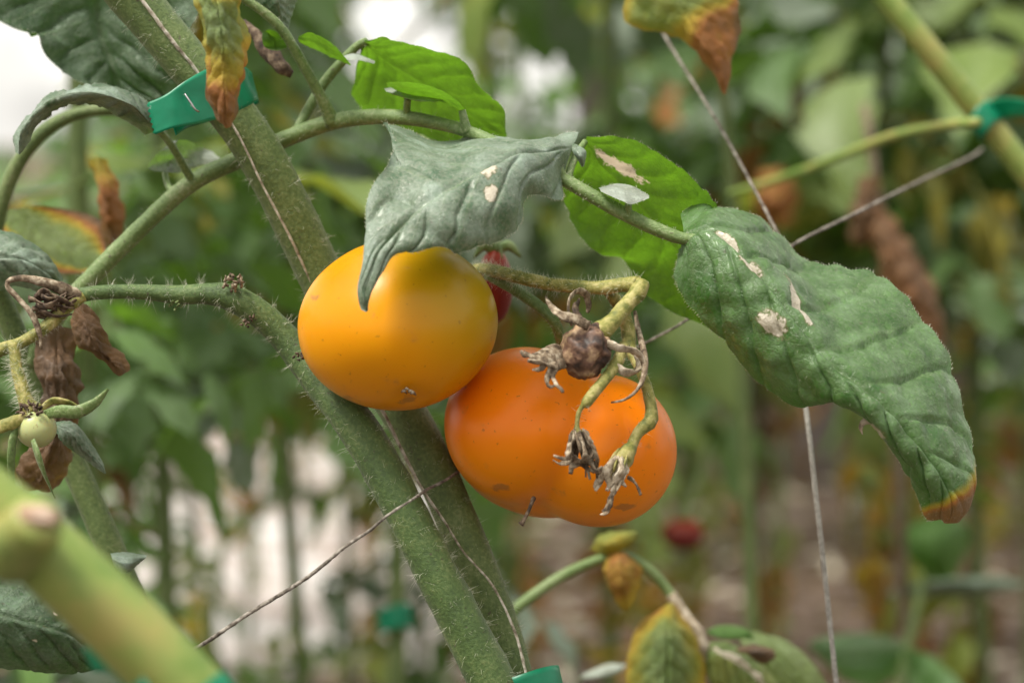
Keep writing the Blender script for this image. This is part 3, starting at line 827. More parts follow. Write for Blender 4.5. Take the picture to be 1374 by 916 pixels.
ptom = tomato('tomato', P(49, 575, -9), 27 * S(-9), 6e-3, 26 * S(-9), (0.1, -0.5, -0.9), 'pale_fruit',
    'tiny pale unripe tomato with long curling green sepals', lob=0.0, nu=48, nv=32)
rt1 = tomato('tomato', P(664, 384, 75), 24 * S(75), 7e-3, 50 * S(75), (0, -0.4, -1), 'red_fruit', 'small red tomato half hidden between the yellow tomato and the fruit stalk', nu=48, nv=32)

def fruit_stalk(root, r, bend):
    t = Vector((0, 0, r * 0.86))
    d = tube_data([t, t + Vector((bend * .2, 0.004, 0.012)), t + Vector((bend * .6, 0.012, 0.028)), t + Vector((bend, 0.02, 0.05))], [0.0022, 0.0016, 0.0016, 0.0018], n=14, seg=8)
    mb = MB(); mb.add(d[0], d[1])
    for q in range(5):
        a = q * 1.257; e = Vector((math.cos(a), math.sin(a), 0))
        f = tube_data([t, t + e * r * .35 + Vector((0, 0, .003)), t + e * r * .7 + Vector((0, 0, -.001))], [.001, .0018, .0004], n=8, seg=6, flat=.3)
        mb.add(f[0], f[1])
    me = mb.mesh('stalk'); me.materials.append(M['petiole'])
    o = bpy.data.objects.new('stalk', me); COL.objects.link(o); o.parent = root
fruit_stalk(rt1, 50 * S(75), -0.03)

# ================================================================== LEFT PLANT (long compound leaf that crosses the picture)
gD = GZ(P(240, 1000, 70)) + Vector((0.03, 0.04, -0.03))
plant2 = empty('tomato_plant', (gD.x, gD.y, 0), 'tomato plant whose long leaf arches behind the thick hairy stem and over the fruit', 'tomato plant')
dD = stem_spec([(-120, 130, 30, 15), (-75, 230, 36, 15), (-35, 330, 42, 16), (8, 420, 46, 16), (50, 515, 50, 17), (95, 615, 50, 18), (135, 705, 50, 19), (175, 800, 52, 20), (225, 930, 60, 21)], gD, n=90, seg=16, rough=0.06, rs=150, k=5)
mb = MB(); mb.add(dD[0], dD[1]); mb.build('stem', M['stem'], plant2)

rach = ptube([(40, 490, 48, 13), (75, 425, 46, 12.5), (115, 380, 44, 12), (190, 305, 44, 12), (255, 247, 43, 12), (312, 218, 43, 12), (380, 188, 41, 11.5), (450, 163, 36, 11), (530, 157, 26, 10), (620, 174, 14, 8.5),
              (690, 205, 4, 8), (760, 243, -2, 9), (840, 288, -6, 9.5), (912, 319, -8, 8.5), (955, 318, -10, 6)], n=150, seg=16, rough=0.06, rs=200)
mb = MB(); mb.add(rach[0], rach[1]); cl = mb.build('compound_leaf', M['petiole'], plant2)
hb = MB(); add_hairs(hb, rach, 900, 0.0007, 0.0024, 0.000035)
def stalk(spec, hairs=40, **kw):
    d = ptube(spec, n=kw.pop('n', 26), seg=10, rough=0.08, rs=300)
    mb = MB(); mb.add(d[0], d[1]); o = mb.build('leaf_stalk', M['petiole'], cl)
    if hairs: add_hairs(hb, d, hairs, 0.0006, 0.0020, 0.000035)
    return o
stalk([(447, 166, 36, 12), (440, 150, 34, 9), (425, 120, 31, 7.5), (400, 75, 27, 7), (380, 42, 24, 7), (358, 20, 22, 6.5), (330, 0, 20, 6), (300, -22, 18, 6)], 120)
stalk([(398, 178, 42, 7), (412, 150, 44, 7), (436, 110, 44, 7), (460, 82, 42, 6.5), (480, 62, 40, 6), (492, 55, 38, 5)], 60)
stalk([(258, 243, 42, 6), (246, 222, 38, 5.5), (232, 198, 34, 5), (220, 182, 32, 5), (205, 170, 30, 4)], 40)
stalk([(238, 262, 44, 5), (226, 250, 48, 4.5), (222, 232, 52, 4), (226, 215, 56, 4)], 20)
stalk([(757, 240, -2, 7), (752, 230, -2, 6), (748, 222, -2, 5), (735, 212, -10, 5)], 10)
stalk([(762, 242, -1, 6), (766, 225, 4, 5), (775, 205, 10, 5), (785, 190, 14, 4)], 20)
stalk([(845, 292, -7, 3.5), (844, 284, -8, 4), (843, 274, -9, 5)], 4, n=10)
stalk([(546, 158, 24, 7), (546, 145, 22, 5), (547, 132, 20, 5)], 8, n=12)
stalk([(628, 178, 12, 7), (624, 165, 12, 6), (620, 148, 12, 5)], 16, n=12)
tag(hb.build('leaf_stalk_hairs', M['hair'], cl), kind='stuff')

# terminal leaflet, convex, puckered, brown at the tip
def tipwear(a, b, amp=1.0):
    return lambda u, v: np.clip((u - a) / (b - a), 0, 1) ** 1.2 * amp
leaf('leaflet', [
    [(914, 292, 8), (917, 314, -6), (908, 334, -6)],
    [(940, 272, 20), (955, 306, -12), (903, 372, -8)],
    [(990, 283, 26), (1000, 343, -18), (936, 420, -10)],
    [(1038, 310, 28), (1045, 395, -22), (985, 476, -8)],
    [(1082, 345, 26), (1085, 448, -25), (1036, 515, -8)],
    [(1130, 358, 24), (1122, 490, -27), (1078, 545, -10)],
    [(1190, 382, 20), (1162, 520, -29), (1116, 533, -16)],
    [(1222, 415, 16), (1190, 545, -30), (1148, 548, -20)],
    [(1258, 462, 10), (1218, 575, -29), (1180, 582, -20)],
    [(1285, 515, 4), (1242, 605, -28), (1212, 620, -18)],
    [(1303, 570, -2), (1262, 635, -26), (1230, 655, -16)],
    [(1310, 625, -8), (1276, 664, -24), (1236, 682, -14)],
    [(1305, 670, -12), (1278, 688, -22), (1244, 696, -14)],
    [(1290, 698, -16), (1272, 702, -20), (1256, 700, -16)]], 'leaf_right', cl, hairs=900,
    nt=170, ns=90, blis=0.0011, qm=0.55, pucker=0.0017, nv=8.5, kv=1.9, edge=0.055, wave=0.004, wear=lambda u, v: np.clip((u - 0.885) / 0.06, 0, 1) * 0.85, round_=0.75,
    patches=[(0.20, 0.03, 0.020, 0.10, 0.5), (0.30, 0.33, 0.030, 0.13, 0.2), (0.34, -0.22, 0.022, 0.12, -0.6), (0.66, 0.80, 0.022, 0.25, 0.0), (0.13, -0.02, 0.03, 0.05, 0)], k=1.3)
# little torn shred that hangs at its lower edge
strip([(1172, 562, -20, 7), (1160, 566, -21, 5), (1155, 574, -21, 4), (1157, 582, -20, 2)], 'dry_pale', 'torn_shred', cl, flat=0.3)
# grey leaflet draped over the yellow fruit
leaf('leaflet', [
    [(775, 187, 14), (768, 198, 6), (757, 246, -2)],
    [(740, 181, 18), (738, 200, -8), (748, 266, -10)],
    [(692, 178, 20), (692, 205, -20), (716, 264, -20)],
    [(640, 181, 18), (652, 222, -30), (703, 303, -28)],
    [(600, 180, 12), (615, 243, -36), (672, 329, -34)],
    [(548, 157, 6), (585, 261, -41), (640, 331, -38)],
    [(519, 164, -4), (566, 274, -42), (616, 329, -40)],
    [(531, 198, -16), (550, 288, -43), (596, 327, -42)],
    [(509, 245, -32), (527, 312, -45), (562, 336, -45)],
    [(496, 300, -40), (509, 335, -47), (531, 343, -46)],
    [(486, 345, -45), (497, 362, -48), (514, 364, -47)],
    [(480, 380, -46), (487, 388, -48), (501, 385, -47)],
    [(483, 400, -46), (488, 404, -48), (495, 402, -47)],
    [(491, 417, -46), (493, 418, -46), (494, 417, -46)]], 'leaf_grey', cl, hairs=700,
    nt=140, ns=70, blis=0.0002, qm=0.5, pucker=0.0013, nv=6, kv=1.7, edge=0.05, wave=0.006, round_=0.7, k=4.2, wear=tipwear(0.75, 1.3, 0.3),
    patches=[(0.31, 0.10, 0.022, 0.10), (0.34, 0.40, 0.018, 0.10)])
# thin-lit leaflets behind
leaf('leaflet', [
    [(492, 53, 36), (488, 57, 38), (485, 62, 40)],
    [(520, 51, 26), (512, 74, 44), (477, 100, 54)],
    [(560, 57, 22), (546, 95, 46), (484, 146, 62)],
    [(602, 71, 22), (582, 117, 48), (532, 172, 64)],
    [(640, 107, 26), (618, 142, 50), (592, 192, 64)],
    [(668, 142, 34), (652, 166, 52), (640, 198, 60)],
    [(681, 178, 46), (679, 184, 50), (676, 190, 54)]], 'leaf_bright', cl, hairs=200, nt=70, ns=40, pucker=0.0008, nv=8, kv=2.0, edge=0.06, wave=0.003, k=6.6)
leaf('leaflet', [
    [(788, 183, 14), (784, 189, 16), (780, 196, 18)],
    [(832, 187, 6), (815, 225, 22), (757, 246, 34)],
    [(882, 209, 4), (855, 265, 26), (764, 293, 40)],
    [(927, 237, 6), (892, 310, 30), (800, 335, 44)],
    [(958, 268, 10), (922, 350, 34), (838, 350, 48)],
    [(968, 320, 16), (942, 395, 38), (872, 398, 48)],
    [(966, 400, 28), (952, 428, 40), (925, 428, 46)],
    [(960, 440, 38), (958, 444, 40), (955, 446, 42)]], 'leaf_bright', cl, hairs=260, nt=90, ns=50, pucker=0.0008, nv=9, kv=2.1, edge=0.05, wave=0.003, k=8.1,
    patches=[(0.17, -0.25, 0.07, 0.26, 0.9)])
# small leaflets
leaf('leaflet', [[(518, 111, 16), (519, 113, 20), (520, 116, 24)], [(545, 110, 4), (548, 124, 20), (552, 128, 34)], [(585, 118, 2), (588, 130, 16), (590, 136, 30)], [(612, 134, 6), (616, 143, 12), (618, 147, 20)], [(623, 146, 10), (624, 148, 12), (624, 150, 14)]], 'leaf_bright', cl, nt=24, ns=14, pucker=0.0004, k=2)
leaf('leaflet', [[(515, 119, 30), (517, 121, 28), (518, 123, 26)], [(540, 116, 34), (545, 130, 22), (556, 134, 12)], [(575, 122, 34), (582, 132, 24), (590, 136, 16)], [(594, 122, 34), (596, 126, 30), (597, 130, 26)]], 'leaf_pale', cl, nt=24, ns=14, pucker=0.0004, k=3)
leaf('leaflet', [[(803, 252, -6), (805, 254, -8), (806, 257, -10)], [(828, 246, 4), (832, 258, -10), (836, 270, -16)], [(850, 250, 4), (850, 262, -8), (848, 274, -14)], [(871, 262, -2), (871, 264, -4), (871, 266, -6)]], 'leaf_pale', cl, hairs=60, nt=24, ns=14, pucker=0.0004, k=4)
leaf('leaflet', [[(768, 193, 2), (771, 193, 0), (774, 194, 0)], [(768, 202, -4), (777, 204, -8), (786, 202, -4)], [(776, 216, -4), (781, 216, -8), (786, 213, -4)], [(780, 224, -4), (782, 224, -5), (784, 223, -4)]], 'leaf_grey', cl, nt=20, ns=12, pucker=0.0004, k=5)
leaf('leaflet', [[(402, 48, 22), (400, 52, 23), (402, 57, 24)], [(418, 44, 12), (420, 54, 20), (414, 63, 30)], [(445, 58, 10), (444, 68, 18), (438, 74, 28)], [(462, 76, 14), (462, 80, 18), (458, 83, 22)], [(471, 87, 18), (471, 88, 19), (470, 88, 20)]], 'leaf_bright', cl, nt=30, ns=16, pucker=0.0005, k=7)
leaf('leaflet', [[(456, 78, 30), (457, 80, 30), (458, 82, 30)], [(476, 72, 34), (478, 77, 26), (480, 81, 20)], [(503, 82, 32), (503, 84, 30), (502, 86, 28)]], 'leaf_pale', cl, nt=18, ns=10, pucker=0.0003, k=8)
leaf('leaflet', [[(352, 45, 30), (356, 42, 32), (362, 40, 30)], [(352, 55, 26), (368, 52, 34), (386, 48, 30)], [(356, 64, 28), (370, 64, 34), (386, 62, 32)], [(368, 68, 30), (372, 68, 32), (378, 67, 30)]], 'leaf_bright', cl, nt=20, ns=12, pucker=0.0004, k=9)
leaf('leaflet', [[(330, -40, 30), (340, -42, 28), (352, -42, 30)], [(336, -10, 30), (368, -8, 22), (398, -12, 34)], [(350, 12, 30), (374, 14, 24), (396, 8, 34)], [(366, 30, 30), (380, 34, 28), (390, 26, 32)], [(384, 46, 30), (385, 46, 30), (386, 45, 30)]], 'leaf_grey', cl, nt=40, ns=24, pucker=0.0008, k=10)
leaf('leaflet', [[(232, 190, 54), (240, 188, 54), (250, 188, 56)], [(212, 205, 46), (240, 204, 56), (276, 200, 66)], [(198, 224, 44), (232, 216, 56), (292, 214, 66)], [(212, 230, 48), (240, 226, 56), (270, 222, 62)], [(236, 232, 54), (240, 232, 56), (246, 230, 58)]], 'leaf_pale', cl, nt=30, ns=18, pucker=0.0006, k=11, edge=0.1)
# drooping hook-shaped leaflet at the left
leaf('leaflet', [
    [(203, 150, 22), (204, 168, 20), (206, 182, 34)],
    [(178, 124, 26), (172, 140, 8), (186, 174, 30)],
    [(140, 113, 26), (135, 128, 4), (150, 152, 26)],
    [(100, 115, 24), (98, 130, 2), (112, 142, 20)],
    [(66, 130, 20), (66, 142, 2), (82, 146, 14)],
    [(40, 155, 16), (44, 162, 2), (58, 166, 10)],
    [(24, 182, 12), (30, 186, 4), (38, 188, 8)],
    [(22, 204, 8), (25, 207, 6), (28, 208, 7)]], 'leaf_grey', cl, hairs=160, nt=70, ns=30, pucker=0.0013, nv=9, edge=0.05, wave=0.002, k=12)

# other leaves of the left plant
def part_leaf(rows, mat, parent, name='leaf', **kw):
    return leaf(name, rows, mat, parent, **kw)
part_leaf([[(-40, -60, 60), (120, -80, 66), (300, -60, 72)], [(-30, 0, 56), (130, 20, 70), (260, 30, 66)], [(8, 34, 56), (140, 60, 70), (245, 70, 62)], [(48, 44, 58), (150, 85, 70), (240, 105, 62)], [(64, 78, 60), (155, 105, 70), (236, 122, 66)], [(112, 112, 64), (165, 122, 70), (228, 134, 68)], [(185, 134, 68), (192, 136, 70), (205, 138, 70)]],
    'leaf_dark', plant2, nt=70, ns=50, pucker=0.0022, nv=6, edge=0.03, k=13, hairs=300)
part_leaf([[(-60, 300, 34), (-60, 350, 26), (-60, 400, 30)], [(-20, 305, 36), (-20, 345, 22), (-20, 395, 26)], [(25, 315, 36), (25, 345, 22), (20, 385, 28)], [(62, 340, 36), (60, 362, 26), (55, 392, 30)], [(84, 372, 36), (82, 384, 34), (74, 398, 34)]],
    'leaf_grey', plant2, nt=40, ns=30, pucker=0.0018, nv=6, k=14)
part_leaf([[(100, 412, 20), (108, 408, 16), (118, 412, 20)], [(98, 440, 18), (116, 438, 10), (140, 440, 20)], [(104, 465, 18), (128, 464, 10), (150, 462, 22)], [(128, 478, 18), (146, 482, 12), (165, 478, 22)], [(156, 498, 18), (163, 502, 16), (172, 498, 20)]],
    'leaf_worn', plant2, nt=40, ns=24, pucker=0.001, crumple=0.0015, k=15, wear=lambda u, v: np.full_like(u, 0.86))
part_leaf([[(46, 450, 34), (75, 440, 36), (104, 440, 36)], [(48, 490, 30), (76, 490, 26), (108, 480, 36)], [(52, 540, 28), (78, 540, 24), (104, 530, 36)], [(50, 590, 28), (76, 590, 24), (100, 580, 34)], [(20, 630, 28), (60, 640, 26), (95, 620, 34)], [(30, 655, 30), (55, 662, 30), (80, 650, 32)]],
    'leaf_dark', plant2, nt=50, ns=30, pucker=0.0015, crumple=0.003, k=16, wear=lambda u, v: np.full_like(u, 0.92))
part_leaf([[(72, 566, 14), (76, 570, 12), (74, 578, 12)], [(98, 566, 14), (96, 578, 6), (84, 594, 10)], [(120, 590, 14), (114, 602, 8), (104, 610, 12)], [(136, 616, 14), (132, 620, 10), (124, 624, 12)], [(142, 634, 12), (142, 635, 12), (140, 635, 12)]],
    'leaf_grey', plant2, nt=30, ns=20, pucker=0.0008, k=17)
part_leaf([[(-60, 740, -14), (-70, 800, -30), (-80, 880, -24)], [(-10, 756, -10), (-10, 820, -34), (-20, 896, -24)], [(45, 770, -8), (50, 835, -34), (40, 900, -22)], [(90, 800, -8), (95, 850, -30), (88, 904, -20)], [(128, 850, -8), (130, 875, -20), (126, 898, -16)], [(150, 885, -10), (152, 888, -12), (150, 892, -12)]],
    'leaf_dark', plant2, nt=60, ns=40, pucker=0.0016, nv=7, k=18, patches=[(0.5, 0.0, 0.01, 0.03), (0.45, 0.35, 0.012, 0.03), (0.55, -.3, 0.012, 0.03)])
part_leaf([[(148, 742, 20), (150, 748, 16), (152, 758, 16)], [(170, 740, 20), (172, 752, 12), (168, 770, 14)], [(196, 744, 20), (196, 747, 18), (194, 750, 18)]], 'leaf_grey', plant2, nt=20, ns=14, pucker=0.0006, k=19)
# out-of-focus leaves close behind on the left
part_leaf([[(-20, 290, 120), (20, 280, 124), (60, 276, 130)], [(20, 330, 110), (60, 310, 124), (110, 285, 140)], [(60, 362, 110), (95, 330, 124), (140, 300, 140)], [(110, 366, 116), (125, 345, 124), (142, 325, 136)], [(140, 352, 120), (142, 350, 122), (144, 346, 126)]], 'leaf_worn', plant2, nt=36, ns=24, pucker=0.001, k=20, wear=lambda u, v: np.clip(np.abs(v) ** 2 * 0.9 + 0.15 - 0.2 * (v < 0), 0, 1))
part_leaf([[(120, 215, 130), (130, 210, 126), (145, 215, 130)], [(128, 250, 130), (140, 250, 120), (158, 250, 132)], [(134, 290, 130), (148, 290, 122), (164, 288, 132)], [(140, 330, 130), (150, 330, 126), (158, 328, 130)]], 'leaf_worn', plant2, nt=30, ns=16, crumple=0.002, k=21, wear=lambda u, v: np.clip(0.45 + u * 0.4, 0, 1))
mb = MB()
ptube([(-30, 420, 110, 10), (-8, 320, 108, 10), (12, 245, 104, 10), (45, 190, 100, 10), (85, 160, 98, 9), (130, 148, 98, 8), (190, 150, 100, 7)], mb, n=50, seg=12, rough=0.08, rs=150)
mb.build('side_branch', M['stem'], plant2)
mb = MB()
ptube([(325, 30, 44, 5), (345, 50, 42, 8), (362, 70, 40, 11), (380, 92, 38, 10), (392, 100, 38, 5)], mb, n=30, seg=10, rough=0.35, rs=350)
mb.build('dead_twig', M['dry_dark'], plant2)

# ================================================================== TWINE
def twine(spec, mat, label, name='twine', n=None, rough=0.15, flat=1.0, seg=8):
    d = ptube(spec, n=n or len(spec) * 14, seg=seg, rough=rough, rs=900, flat=flat, twist=6.0 if flat != 1 else 0)
    mb = MB(); mb.add(d[0], d[1])
    return tag(mb.build(name, M[mat]), label, 'twine')
twine([(150, -45, 9, 2.72), (190, 0, 12, 2.72), (235, 60, 14, 2.72), (264, 96, 15.5, 2.72), (318, 178, 17, 2.72), (352, 248, 20, 2.72), (386, 312, 25, 2.72), (416, 374, 30, 2.56), (450, 440, 34, 2.40), (484, 505, 26, 2.40), (514, 552, 18, 2.56), (540, 605, 12, 2.56), (566, 655, 8, 2.72), (597, 700, 8, 2.72), (622, 740, 9, 2.56), (661, 785, 8, 2.72), (690, 845, 6, 2.56), (705, 900, 2, 2.56), (716, 960, 0, 2.56)], 'twine_straw', 'dry straw-coloured twine running along the thick hairy stem', n=200, rough=0.3, flat=0.55)
twine([(616, 632, 14, 1.79), (596, 645, 6, 2.05), (574, 656, 0, 2.30), (556, 668, -30, 1.92), (522, 690, -34, 2.05), (495, 712, -33, 2.30), (462, 734, -32, 2.43), (425, 765, -30, 2.69), (385, 792, -28, 2.82), (330, 825, -26, 2.94), (272, 864, -24, 2.94), (200, 905, -22, 2.94), (120, 955, -20, 2.94)], 'twine', 'frayed grey twine tied across the hairy stems below the tomatoes', n=160, rough=0.35)
twine([(700, 548, 95, 1.44), (780, 505, 84, 1.54), (870, 458, 72, 1.72), (920, 430, 68, 1.82), (1000, 372, 74, 2.02), (1070, 325, 84, 2.11), (1140, 290, 120, 2.21), (1220, 250, 175, 2.21), (1300, 212, 240, 2.21), (1318, 200, 256, 2.21)], 'twine', 'taut twine slanting from the orange tomato up to the taped green stem', n=120)
twine([(860, -10, 170, 2.11), (900, 62, 150, 2.11), (960, 160, 122, 2.02), (1010, 250, 100, 2.02), (1046, 318, 86, 2.02)], 'twine', 'thin twine hanging below the yellow and rust-brown leaf tip', n=80)
twine([(1044, 318, 82, 2.56), (1062, 430, 70, 3.20), (1081, 545, 60, 3.58), (1092, 640, 58, 3.71), (1104, 745, 58, 3.71), (1122, 916, 60, 3.71), (1140, 1080, 62, 3.71)], 'twine_white', 'pale vertical twine dropping from behind the large brown-tipped leaf', n=120)

# ================================================================== TAPE TIES
def ribbon(rows, name, label, th=0.00025, k=0.0, nt=60, ns=10, zig=True, parent=None, part='tape_band'):
    """rows: (upper px triple, lower px triple); closed slab of thin tape"""
    W = np.array([[tuple(P(*c)) for c in r] for r in rows])
    X = catmull(W, nt)
    V = np.zeros((nt, ns + 1, 3))
    for i in range(nt):
        for j in range(ns + 1):
            s = j / ns
            V[i, j] = X[i, 0] * (1 - s) + X[i, 1] * s
    if zig:
        for j in range(ns + 1):
            V[0, j] += (V[0, j] - V[2, j]) * (0.25 if j % 2 else -0.1)
    dt = np.gradient(V, axis=0); ds = np.gradient(V, axis=1)
    Nn = np.cross(dt, ds); Nn /= (np.linalg.norm(Nn, axis=2)[:, :, None] + 1e-12)
    for i in range(nt):
        for j in range(ns + 1):
            V[i, j] += Nn[i, j] * 0.0005 * nz(V[i, j], 140, k)
    top = V + Nn * th / 2; bot = V - Nn * th / 2
    m = ns + 1; N0 = nt * m
    vs = list(top.reshape(-1, 3)) + list(bot.reshape(-1, 3)); fs = []
    for i in range(nt - 1):
        for j in range(ns):
            a = i * m + j
            fs.append((a, a + 1, a + m + 1, a + m)); fs.append((N0 + a, N0 + a + m, N0 + a + m + 1, N0 + a + 1))
    bd = [j for j in range(m)] + [i * m + ns for i in range(1, nt)] + [(nt - 1) * m + j for j in range(ns - 1, -1, -1)] + [i * m for i in range(nt - 2, 0, -1)]
    for q in range(len(bd)):
        a, b = bd[q], bd[(q + 1) % len(bd)]
        fs.append((a, N0 + a, N0 + b, b))
    root = parent if parent is not None else empty('plant_tie', GZ(P(*rows[len(rows) // 2][0]), P(*rows[len(rows) // 2][0]).z), label, 'plant tie')
    mb = MB(); mb.add(vs, fs); mb.build(part, M['tape'], root, smooth=True)
    return root
t1 = ribbon([[(198, 138, 4), (208, 181, 4)], [(222, 127, 3), (232, 172, 3)], [(250, 108, 4), (268, 166, 6)], [(280, 92, 8), (296, 158, 10)], [(312, 86, 14), (325, 146, 16)], [(332, 92, 22), (344, 136, 24)], [(338, 100, 32), (345, 140, 34)], [(316, 96, 38), (322, 150, 40)], [(270, 110, 34), (275, 165, 34)], [(238, 130, 22), (252, 172, 20)], [(222, 140, 8), (236, 182, 6)]],
    'tie', 'green tape tie stapled around the thick stem beside a curled yellow leaf', nt=90, ns=12)
st = MB(); ptube([(248, 126, 2.6, 1.4), (256, 138, 1.6, 1.5), (262, 147, 1.8, 1.5), (267, 150, 3, 1.3)], st, n=12, seg=6)
M['steel'] = mat_simple('dull_staple_steel', (0.25, 0.25, 0.25), (0.5, 0.5, 0.5), 300, 0.35, 0)
M['steel'].node_tree.nodes['Principled BSDF'].inputs['Metallic'].default_value = 0.9
st.build('staple', M['steel'], t1)
def band(cx, cy, z, rx, hh, ang, label, dz=None, tail=None, k=0.0):
    """tape wound round a stem: centre px, radius px across, half height px, direction of the stem in the picture"""
    rows = []
    ca, sa = math.cos(ang), math.sin(ang)
    for q in range(19):
        a = -0.4 + q / 18 * 2 * math.pi * 1.04
        off = rx * math.cos(a); dep = -rx * math.sin(a) * S(z) * 1000
        sk = 4 * math.sin(a * 1.5)
        up = (cx + off * ca + (hh + sk) * sa, cy + off * sa - (hh + sk) * ca, z + dep)
        lo = (cx + off * ca - (hh - sk) * sa, cy + off * sa + (hh - sk) * ca, z + dep)
        rows.append([up, lo])
    if tail:
        for tx, ty, tz in tail:
            u0 = rows[-1][0]; l0 = rows[-1][1]
            rows.append([(u0[0] + tx, u0[1] + ty, u0[2] + tz), (l0[0] + tx, l0[1] + ty, l0[2] + tz)])
    return ribbon(rows, 'tie', label, nt=80, ns=6, k=k, zig=False)
band(700, 932, 6, 58, 24, R(-16), 'green tape band binding the two hairy stems together below the tomatoes', k=2)

# ================================================================== FOREGROUND CUT STEM
gC = GZ(P(420, 1080, -200)) + Vector((0.05, 0.0, -0.03))
plant3 = empty('tomato_plant', (gC.x, gC.y, 0), 'smooth thick pale green stem with a cut stub, out of focus before the other plants', 'tomato plant')
dC = stem_spec([(-160, 545, -212, 47), (-60, 637, -210, 48), (43, 726, -208, 50), (147, 822, -206, 51), (250, 928, -204, 52), (345, 1035, -202, 52)], gC, n=90, seg=32, rough=0.03, rs=60, k=9)
mb = MB(); mb.add(dC[0], dC[1]); mb.build('stem', M['stem_pale'], plant3)
d = ptube([(15, 738, -212, 46), (35, 718, -222, 42), (48, 702, -228, 39), (54, 694, -230, 35)], n=24, seg=24, rough=0.06, rs=150)
mb = MB(); mb.add(d[0], d[1]); stub = mb.build('cut_stub', M['stem_pale'], plant3)
M['cut'] = mat_simple('healed_cut', (0.12, 0.07, 0.04), (0.30, 0.19, 0.12), 120, 0.8, 0.6, 0.001, c3=(0.48, 0.37, 0.29))
blob(P(46, 694, -230), 33 * S(-230), 18 * S(-230), 17 * S(-230), 'cut', 'cut_face', stub, 0.25, k=4)
tieC = band(268, 947, -204, 56, 13, R(-42), 'bright green tape loop around the blurred pale stem with the cut stub', k=5)
ribbon([[(112, 868, -190), (124, 900, -190)], [(140, 868, -196), (150, 905, -196)], [(165, 878, -204), (165, 925, -204)], [(190, 905, -212), (180, 950, -212)], [(215, 940, -216), (200, 985, -216)]], 'tie', None, nt=30, ns=6, k=8, zig=False, parent=tieC, part='tape_tail')
part_leaf([[(270, -60, -44), (285, -60, -50), (300, -60, -44)], [(262, -10, -44), (288, -10, -54), (320, -8, -44)], [(268, 30, -46), (296, 32, -56), (330, 30, -40)], [(276, 60, -46), (300, 64, -56), (334, 60, -40)], [(274, 95, -46), (300, 100, -54), (332, 92, -42)], [(280, 130, -46), (302, 132, -54), (324, 128, -44)], [(288, 158, -48), (302, 160, -52), (318, 154, -46)], [(298, 171, -48), (304, 172, -50), (312, 168, -48)]],
    'leaf_worn', plant, name='withering_leaf', nt=70, ns=36, pucker=0.0012, crumple=0.0022, k=22, wear=lambda u, v: np.clip(0.18 + np.clip((u - 0.45) * 2.2, 0, 1) * 0.55 + 0.35 * np.exp(-((u - .22) / .06) ** 2) * (v > -0.2) + 0.15 * (np.abs(v) > 0.75), 0, 0.85))

# ================================================================== NEAR BACKGROUND PLANTS (built by place)
# right: taped stem
gR = GZ(P(1560, 560, 290)) + Vector((0.02, 0.05, -0.03))
plantR = empty('tomato_plant', (gR.x, gR.y, 0), 'out-of-focus green stem slanting across beside the hanging brown leaves, tied with green tape', 'tomato plant')
dR = stem_spec([(1040, -190, 280, 16), (1110, -100, 280, 16), (1185, -8, 280, 16.5), (1245, 66, 282, 17), (1305, 140, 286, 17), (1365, 215, 290, 17.5), (1430, 300, 294, 18), (1520, 440, 306, 19)], gR, n=60, seg=16, rough=0.04, rs=100)
mb = MB(); mb.add(dR[0], dR[1]); mb.build('stem', M['stem_pale'], plantR)
mb = MB(); ptube([(1312, 164, 262, 7), (1270, 168, 290, 7), (1200, 182, 330, 7), (1140, 205, 360, 6.5), (1060, 235, 400, 6), (980, 260, 440, 5)], mb, n=30, seg=10)
mb.build('side_branch', M['stem_pale'], plantR)
band(1321, 161, 287, 21, 16, R(-38), 'green tape tie on the blurred slanting stem where the taut twine ends', tail=[(18, -4, -6), (30, 2, -8)], k=7)

# top: leaf that has turned yellow with a rust-brown tip
gT = GZ(P(1010, 900, 640)) + Vector((0, 0.05, -0.03))
plantT = empty('tomato_plant', (gT.x, gT.y, 0), 'blurred tomato plant bearing the yellow leaf with a rust-brown tip above the twine', 'tomato plant')
dT = stem_spec([(820, -330, 330, 8), (870, -220, 400, 8), (925, -110, 480, 8), (960, 40, 560, 8), (985, 300, 600, 8), (1000, 600, 620, 9)], gT, n=70, seg=12, rough=0.05, rs=100)
mb = MB(); mb.add(dT[0], dT[1]); mb.build('stem', M['stem'], plantT)
mb = MB(); ptube([(915, -135, 462, 6), (912, -170, 350, 6), (910, -150, 220, 6), (906, -110, 130, 6), (905, -70, 100, 5)], mb, n=24, seg=10); mb.build('leaf_stalk', M['petiole'], plantT)
part_leaf([[(890, -75, 104), (905, -78, 100), (920, -76, 104)], [(840, -40, 108), (908, -35, 96), (970, -40, 108)], [(834, -5, 110), (912, 0, 94), (985, -6, 108)], [(848, 35, 110), (922, 20, 94), (992, 15, 108)], [(890, 46, 108), (935, 42, 94), (993, 38, 108)], [(925, 60, 106), (952, 68, 94), (990, 62, 106)], [(945, 85, 104), (962, 92, 96), (982, 88, 104)], [(962, 108, 102), (969, 112, 98), (978, 110, 102)], [(970, 126, 100), (972, 127, 100), (975, 126, 100)]],
    'leaf_worn', plantT, name='yellowing_leaf', nt=70, ns=44, pucker=0.0008, qm=0.3, crumple=0.0010, k=23, edge=0.08, wear=lambda u, v: np.clip(0.27 + np.clip((u - 0.42 + 0.16 * v) * 5.0, 0, 1) * 0.40 + 0.25 * np.clip(np.abs(v) * 4 - 3.2, 0, 1), 0, 1))

